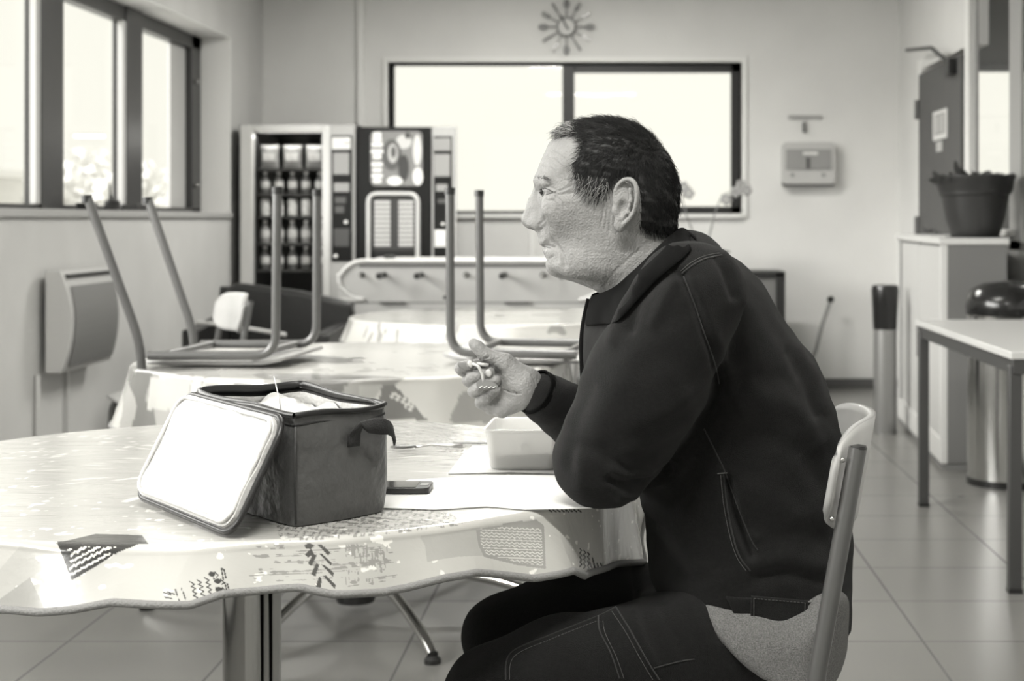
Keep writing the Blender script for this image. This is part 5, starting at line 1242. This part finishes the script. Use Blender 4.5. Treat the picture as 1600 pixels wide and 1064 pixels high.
MB().prism([(x, z) for x, z in rrect(x0_, x1_, z0_, z1_, .03)], .09, (0, -.045, 0)).build('casing', mat('fitting_grey', .50, rough=.5), eb_, bevel=.006)
x0_, x1_, z0_, z1_ = ez(1226, 1296, 234, 266)
MB().box(x0_, x1_, -.098, -.089, z0_, z1_).build('cover', mat('fitting_cover', .30, rough=.3), eb_, bevel=.003)
x0_, x1_, z0_, z1_ = ez(1252, 1275, 238, 243); MB().box(x0_, x1_, -.104, -.096, z0_, z1_).build('lens', lab, eb_)
x0_, x1_, z0_, z1_ = ez(1257, 1263, 247, 264); MB().box(x0_, x1_, -.104, -.096, z0_, z1_).build('pictogram', mat('pictogram_dark', .10), eb_)
x0_, x1_, z0_, z1_ = ez(1222, 1301, 284, 291); MB().box(x0_, x1_, -.085, -.005, z0_, z1_).build('base_strip', mat('strip_dark', .12), eb_)
for a in (1236, 1284): x0_, x1_, z0_, z1_ = ez(a - 3, a + 3, 271, 277); MB().box(x0_, x1_, -.094, -.088, z0_, z1_).build('screw_cap', mat('cap_grey', .3), eb_)
tag(eb_, 'grey box-shaped wall fitting on the back wall right of the window', 'wall fitting')
p = W(1258, 183, DB); o = MB().box(-.115, .115, -.02, 0, -.012, .012).build('wall_strip', mat('strip_grey', .35)); o.location = p; tag(o, 'thin grey strip on the back wall above the box-shaped fitting', 'strip')
p = W(1256, 199, DB); o = MB().box(-.011, .011, -.03, 0, -.035, .035).build('wall_hook', mat('hook_grey', .15), bevel=.004); o.location = p; tag(o, 'small dark hook on the back wall just above the box-shaped fitting', 'hook')
# low black-framed cabinet and orchid behind the man
cb_ = empty('display_cabinet', (.70, 10.3, 0))
fm = mat('black_frame', .012, rough=.4)
f_ = MB()
for x in (-.36, .30):
    for y in (-.2, .2): f_.box(x - .02, x + .02 + .02 * (x > 0), y - .02, y + .02, 0, .81)
for z in (.02, .785): f_.box(-.38, .34, -.22, .22, z, z + .035)
f_.build('frame', fm, cb_, bevel=.003)
MB().box(-.33, .29, -.20, .2, .06, .78).build('panel', mat('cabinet_panel', .14, rough=.3), cb_, bevel=.003)
tag(cb_, 'low black-framed cabinet against the back wall behind the back of the man', 'cabinet')
orc = empty('potted_orchid', (.52, 10.3, .82))
MB().lathe([(.001,0),(.05,0),(.065,.10),(.07,.12),(.062,.12),(.055,.10),(.001,.10)], n=24).build('pot', lab, orc)
stm = mat('orchid_stem', .20, rough=.6); pet = mat('orchid_petal', .32, rough=.6)
def ob(px_, py_): q = W(px_, py_, 10.3); return q - orc.location
for k, pts in enumerate(([(1096,418),(1090,380),(1074,340),(1066,310),(1072,290)], [(1098,418),(1108,370),(1118,330),(1128,305),(1160,292)])):
    st = MB().tube([ob(*p_) for p_ in pts], [.006,.006,.005,.004,.003], n=8).build('stem', stm, orc, angle=180)
    for (fx_, fy_) in (((1068,292),(1076,302)), ((1158,290),(1166,297),(1150,300),(1135,312)))[k]:
        fb = MB(); c_ = ob(fx_, fy_)
        for q in range(5): a = q * 2 * PI / 5 + k; fb.ball(c_ + Vector((.022 * math.cos(a), 0, .022 * math.sin(a))), .018, .006, .018, n=10, m=6)
        fb.build('flower', pet, st)
for a in range(5):
    an = a * 1.3; u = Vector((math.cos(an), math.sin(an) * .5, 0)); MB().prism(smooth_poly([(0,-.02),(.10,-.03),(.19,.0),(.10,.03),(0,.02)], 3), .004, (0,0,.12), u, Vector((0,0,1)).cross(u) * .6 + Vector((0,0,.4))).build('leaf', mat('orchid_leaf', .06), orc)
tag(orc, 'potted orchid with two thin flowering stems in front of the back window', 'plant')
rd = empty('leaning_rod', (vx(1268, 10.5), 10.5, 0))
MB().tube([Vector((vx(1246, 10.3), 10.3, .012)) - rd.location, W(1262,580,10.45) - rd.location, W(1275,548,10.55) - rd.location, W(1284,510,10.62) - rd.location, W(1296,475,10.70) - rd.location], .014, n=10).build('tube', mat('rod_grey', .25, rough=.4), rd, angle=180)
MB().ball(W(1298,468,10.71) - rd.location, .024, n=14, m=10).build('knob', black_m, rd)
tag(rd, 'thin curved grey rod with a black knob leaning by the back wall', 'rod')

# ---------------------------------------------------------------- right side
dr = struct(MB().box(-.022, .022, -1.12 / 2 - .06, 1.12 / 2 + .06, 0, 2.05).build('door_1', mat('door_grey', .085, rough=.6, noise=.08, nscale=5), bevel=.004)); dr.location = (XR - .005, 9.36, .01)
MB().box(-.026, -.022, -.26, .14, 1.61, 1.78).build('notice', lab, dr); MB().box(-.028, -.025, -.21, .09, 1.64, 1.76).build('notice_print', lab_g, dr); MB().box(-.030, -.027, -.17, -.09, 1.65, 1.75).box(-.030, -.027, -.03, .05, 1.65, 1.75).build('notice_print', mat('label_pale', .5), dr); MB().box(-.026, -.022, -.12, .04, 1.54, 1.60).build('small_notice', mat('label_pale', .5), dr)
MB().box(-.07, -.022, -.52, -.36, 1.95, 2.04).build('door_closer', black_m, dr, bevel=.006)
MB().tube([(-.05, -.44, 2.02), (-.10, -.20, 2.13), (-.12, .48, 2.19)], .012, n=8).build('closer_arm', mat('arm_grey', .05, rough=.4), dr)
for z in (.3, 1.1, 1.83): MB().tube([(-.03, .61, z - .06), (-.03, .61, z + .06)], .02).build('hinge', mat('hinge_grey', .12), dr)
MB().tube([(-.06, -.50, .97), (-.06, -.50, 1.02), (-.06, -.36, 1.02)], .01).build('door_handle', steel, dr)
# cabinet
kb = empty('tambour_cabinet', (1.465, 7.28, 0), (0, 0, R(-3.5))); kz = 1.035
body_m = mat('cabinet_grey', .165, rough=.5); front_m = mat('tambour_pale', .52, rough=.5)
MB().box(0.03, .30, 0, 1.77, .03, kz).build('body', body_m, kb, bevel=.003)
MB().box(-.008, .31, -.01, 1.79, kz, kz + .03).build('top', mat('cabinet_top', .62, rough=.4), kb, bevel=.004)
MB().box(0, .03, 0.0, 1.77, .03, .14).box(0, .03, 0, .03, .14, kz).box(0, .03, 1.70, 1.77, .14, kz).build('front_frame', mat('cabinet_white', .62), kb, bevel=.002)
MB().box(.008, .028, .03, .86, .14, kz - .01).build('tambour_door', front_m, kb, bevel=.002); MB().box(.008, .028, .885, 1.62, .14, kz - .01).build('tambour_door', front_m, kb, bevel=.002)
MB().box(.012, .029, 1.62, 1.70, .14, kz - .01).box(.012, .026, .86, .885, .14, kz).build('dark_gap', mat('gap_dark', .02), kb)
MB().box(-.006, .010, .845, .86, .45, .62).build('door_pull', mat('pull_grey', .2), kb)
MB().box(.01, .30, .01, 1.76, 0, .03).build('plinth', mat('plinth_grey', .2), kb)
tag(kb, 'long pale tambour-door cabinet with grey end panel on the right', 'cabinet')
# flower pot
ppos = Vector((vx(1523, 7.55), 7.55, kz + .031)); fp = empty('flower_pot', ppos)
s_ = 7.55 / F; pr = [(.001,0),(36,0),(38,3),(46,30),(52,62),(53,66),(57,68),(57,71),(59,74),(61,90),(63,93),(63,96),(58,96),(57,88),(.001,86)]
MB().lathe([(r_ * s_ if r_ > 1 else .001, z * s_) for r_, z in pr], n=48).build('pot', mat('plastic_pot', .035, rough=.4), fp, angle=50)
MB().lathe([(.001,0),(44*s_,0),(46*s_,.004),(.001,.006)], (0, 0, -.0005), 32).build('saucer', mat('plastic_pot', .035), fp)
lf = mat('succulent_leaf', .07, rough=.45); rr = random.Random(9)
for k in range(46):
    a = rr.uniform(0, 2 * PI); r0 = rr.uniform(0, 48) * s_; L_ = rr.uniform(.045, .11); u = Vector((math.cos(a), math.sin(a), rr.uniform(-.1, .9))).normalized(); b0 = Vector((r0 * math.cos(a), r0 * math.sin(a), 88 * s_)); vv = u.orthogonal().normalized()
    MB().prism(smooth_poly([(0,-.006),(L_*.5,-.016),(L_,0),(L_*.5,.016),(0,.006)], 3), .005, b0, u, vv).build('leaf', lf, fp, angle=60)
for a in (1449, 1456):
    pass
for (x_, y_, x2, y2) in ((1475,283,1450,281),(1500,280,1492,250),(1470,285,1458,266)):
    p0, p1 = W(x_, y_, 7.5) - ppos, W(x2, y2, 7.48) - ppos; u = (p1 - p0); L_ = u.length; MB().prism(smooth_poly([(0,-.006),(L_*.5,-.018),(L_,0),(L_*.5,.018),(0,.006)], 3), .006, p0, u, Vector((0,0,1)) if abs(u.normalized().z) < .7 else Vector((1,0,0))).build('leaf', lf, fp, angle=60)
tag(fp, 'large dark plastic flower pot with low leafy plant on the cabinet', 'plant pot')
sp2 = empty('small_plant', W(1458, 374, 8.6)); sp2.location.z = kz + .031
for k in range(9):
    a = k * .7; u = Vector((math.cos(a), math.sin(a), .7)).normalized(); MB().prism(smooth_poly([(0,-.004),(.03,-.011),(.055,0),(.03,.011),(0,.004)], 3), .003, u * .01, u, u.orthogonal()).build('leaf', lf, sp2)
MB().lathe([(.001,0),(.02,0),(.024,.02),(.001,.02)], n=16).build('base', lab_g, sp2); tag(sp2, 'tiny plant on the far end of the cabinet beside the door', 'plant')
o = MB().box(-.09, .09, -.16, .16, 0, .035).build('paper_tray', mat('tray_white', .85), bevel=.008); o.location = (vx(1592, 7.75), 7.80, kz + .031); tag(o, 'white tray on the cabinet right of the flower pot', 'tray')
# cup collector tube
cc = empty('cup_collector', (vx(1383, 8.55), 8.55, 0))
MB().lathe([(.001,0),(.062,0),(.062,.56),(.001,.56)], n=28).build('tube', mat('steel_grey', .30, rough=.35, metal=.6), cc, angle=50)
MB().lathe([(.001,.56),(.064,.56),(.070,.70),(.074,.77),(.070,.795),(.05,.80),(.001,.80)], n=28).build('head', mat('black_gloss', .012, rough=.2), cc, angle=50)
tag(cc, 'narrow grey waste tube with a black head beside the far end of the cabinet', 'bin')
# steel bin with dome lid
sb = empty('steel_bin', (1.69, 6.92, 0))
MB().lathe([(.001,.0),(.182,.0),(.182,.03),(.001,.03)], n=48).build('base_ring', black_m, sb, angle=40)
MB().lathe([(.18,.03),(.18,.70)], n=64).build('body', mat('bin_steel', .62, rough=.16, metal=1), sb, angle=50)
MB().lathe([(.178,.70),(.187,.70),(.187,.735),(.18,.74),(.001,.74)], n=48).build('rim', chrome, sb, angle=50)
MB().lathe([(.183,.74),(.187,.76),(.186,.80),(.165,.845),(.11,.872),(.001,.885)], n=48).build('dome_lid', mat('black_gloss', .012), sb, angle=50)
tag(sb, 'round polished steel bin with a black dome lid on the right', 'bin')
# grey-topped rectangular table
tb = empty('rectangular_table', (1.515, 5.64, 0)); tw, tl = .325, .79
MB().box(-tw, tw, -tl, tl, .722, .745).build('tabletop', mat('table_laminate', .55, rough=.35), tb, bevel=.003)
lg = mat('dark_table_leg', .045, rough=.4)
MB().box(-tw + .01, tw - .01, -tl + .015, -tl + .045, .675, .722).box(-tw + .01, tw - .01, tl - .045, tl - .015, .675, .722).box(-tw + .01, -tw + .035, -tl + .045, tl - .045, .675, .722).box(tw - .035, tw - .01, -tl + .045, tl - .045, .675, .722).build('apron', lg, tb, bevel=.003)
for sx in (-1, 1):
    for sy, yy in ((-1, -tl + .045), (1, tl - .06)):
        l = MB().box(sx * (tw - .022) - .020, sx * (tw - .022) + .020, yy - .020, yy + .020, .012, .70).build('leg', lg, tb, bevel=.004); MB().box(sx * (tw - .022) - .021, sx * (tw - .022) + .021, yy - .021, yy + .021, 0, .014).build('foot_cap', black_m, l)
tag(tb, 'rectangular table with pale top and dark square legs at the right edge', 'table')
# unseen ceiling strips, added to fill the room with light
for k, (x, y) in enumerate(((-.4, 1.2), (-.4, 5.0), (-.4, 8.8), (3.2, 8.5))):
    t = empty('ceiling_fill', (x, y, ZC)); MB().box(-.62, .62, -.10, .10, -.06, 0).build('housing', white_m, t, bevel=.005)
    MB().box(-.59, .59, -.08, .08, -.066, -.058).build('diffuser', mat('lit_diffuser', .8, emit=2.0), t)
    l = bpy.data.lights.new('lamp', 'AREA'); l.shape = 'RECTANGLE'; l.size = 1.15; l.size_y = .15; l.energy = (74, 52, 80, 40)[k]; l.color = (1, .985, .93)
    lo2 = bpy.data.objects.new('lamp', l); C.objects.link(lo2); lo2.location = (x, y, ZC - .07)
    tag(t, 'added white ceiling fill strip ' + ('over the near table', 'over the second table', 'near the back wall', 'in the room behind the glazed partition')[k], 'ceiling light', 'added ceiling fill strips')
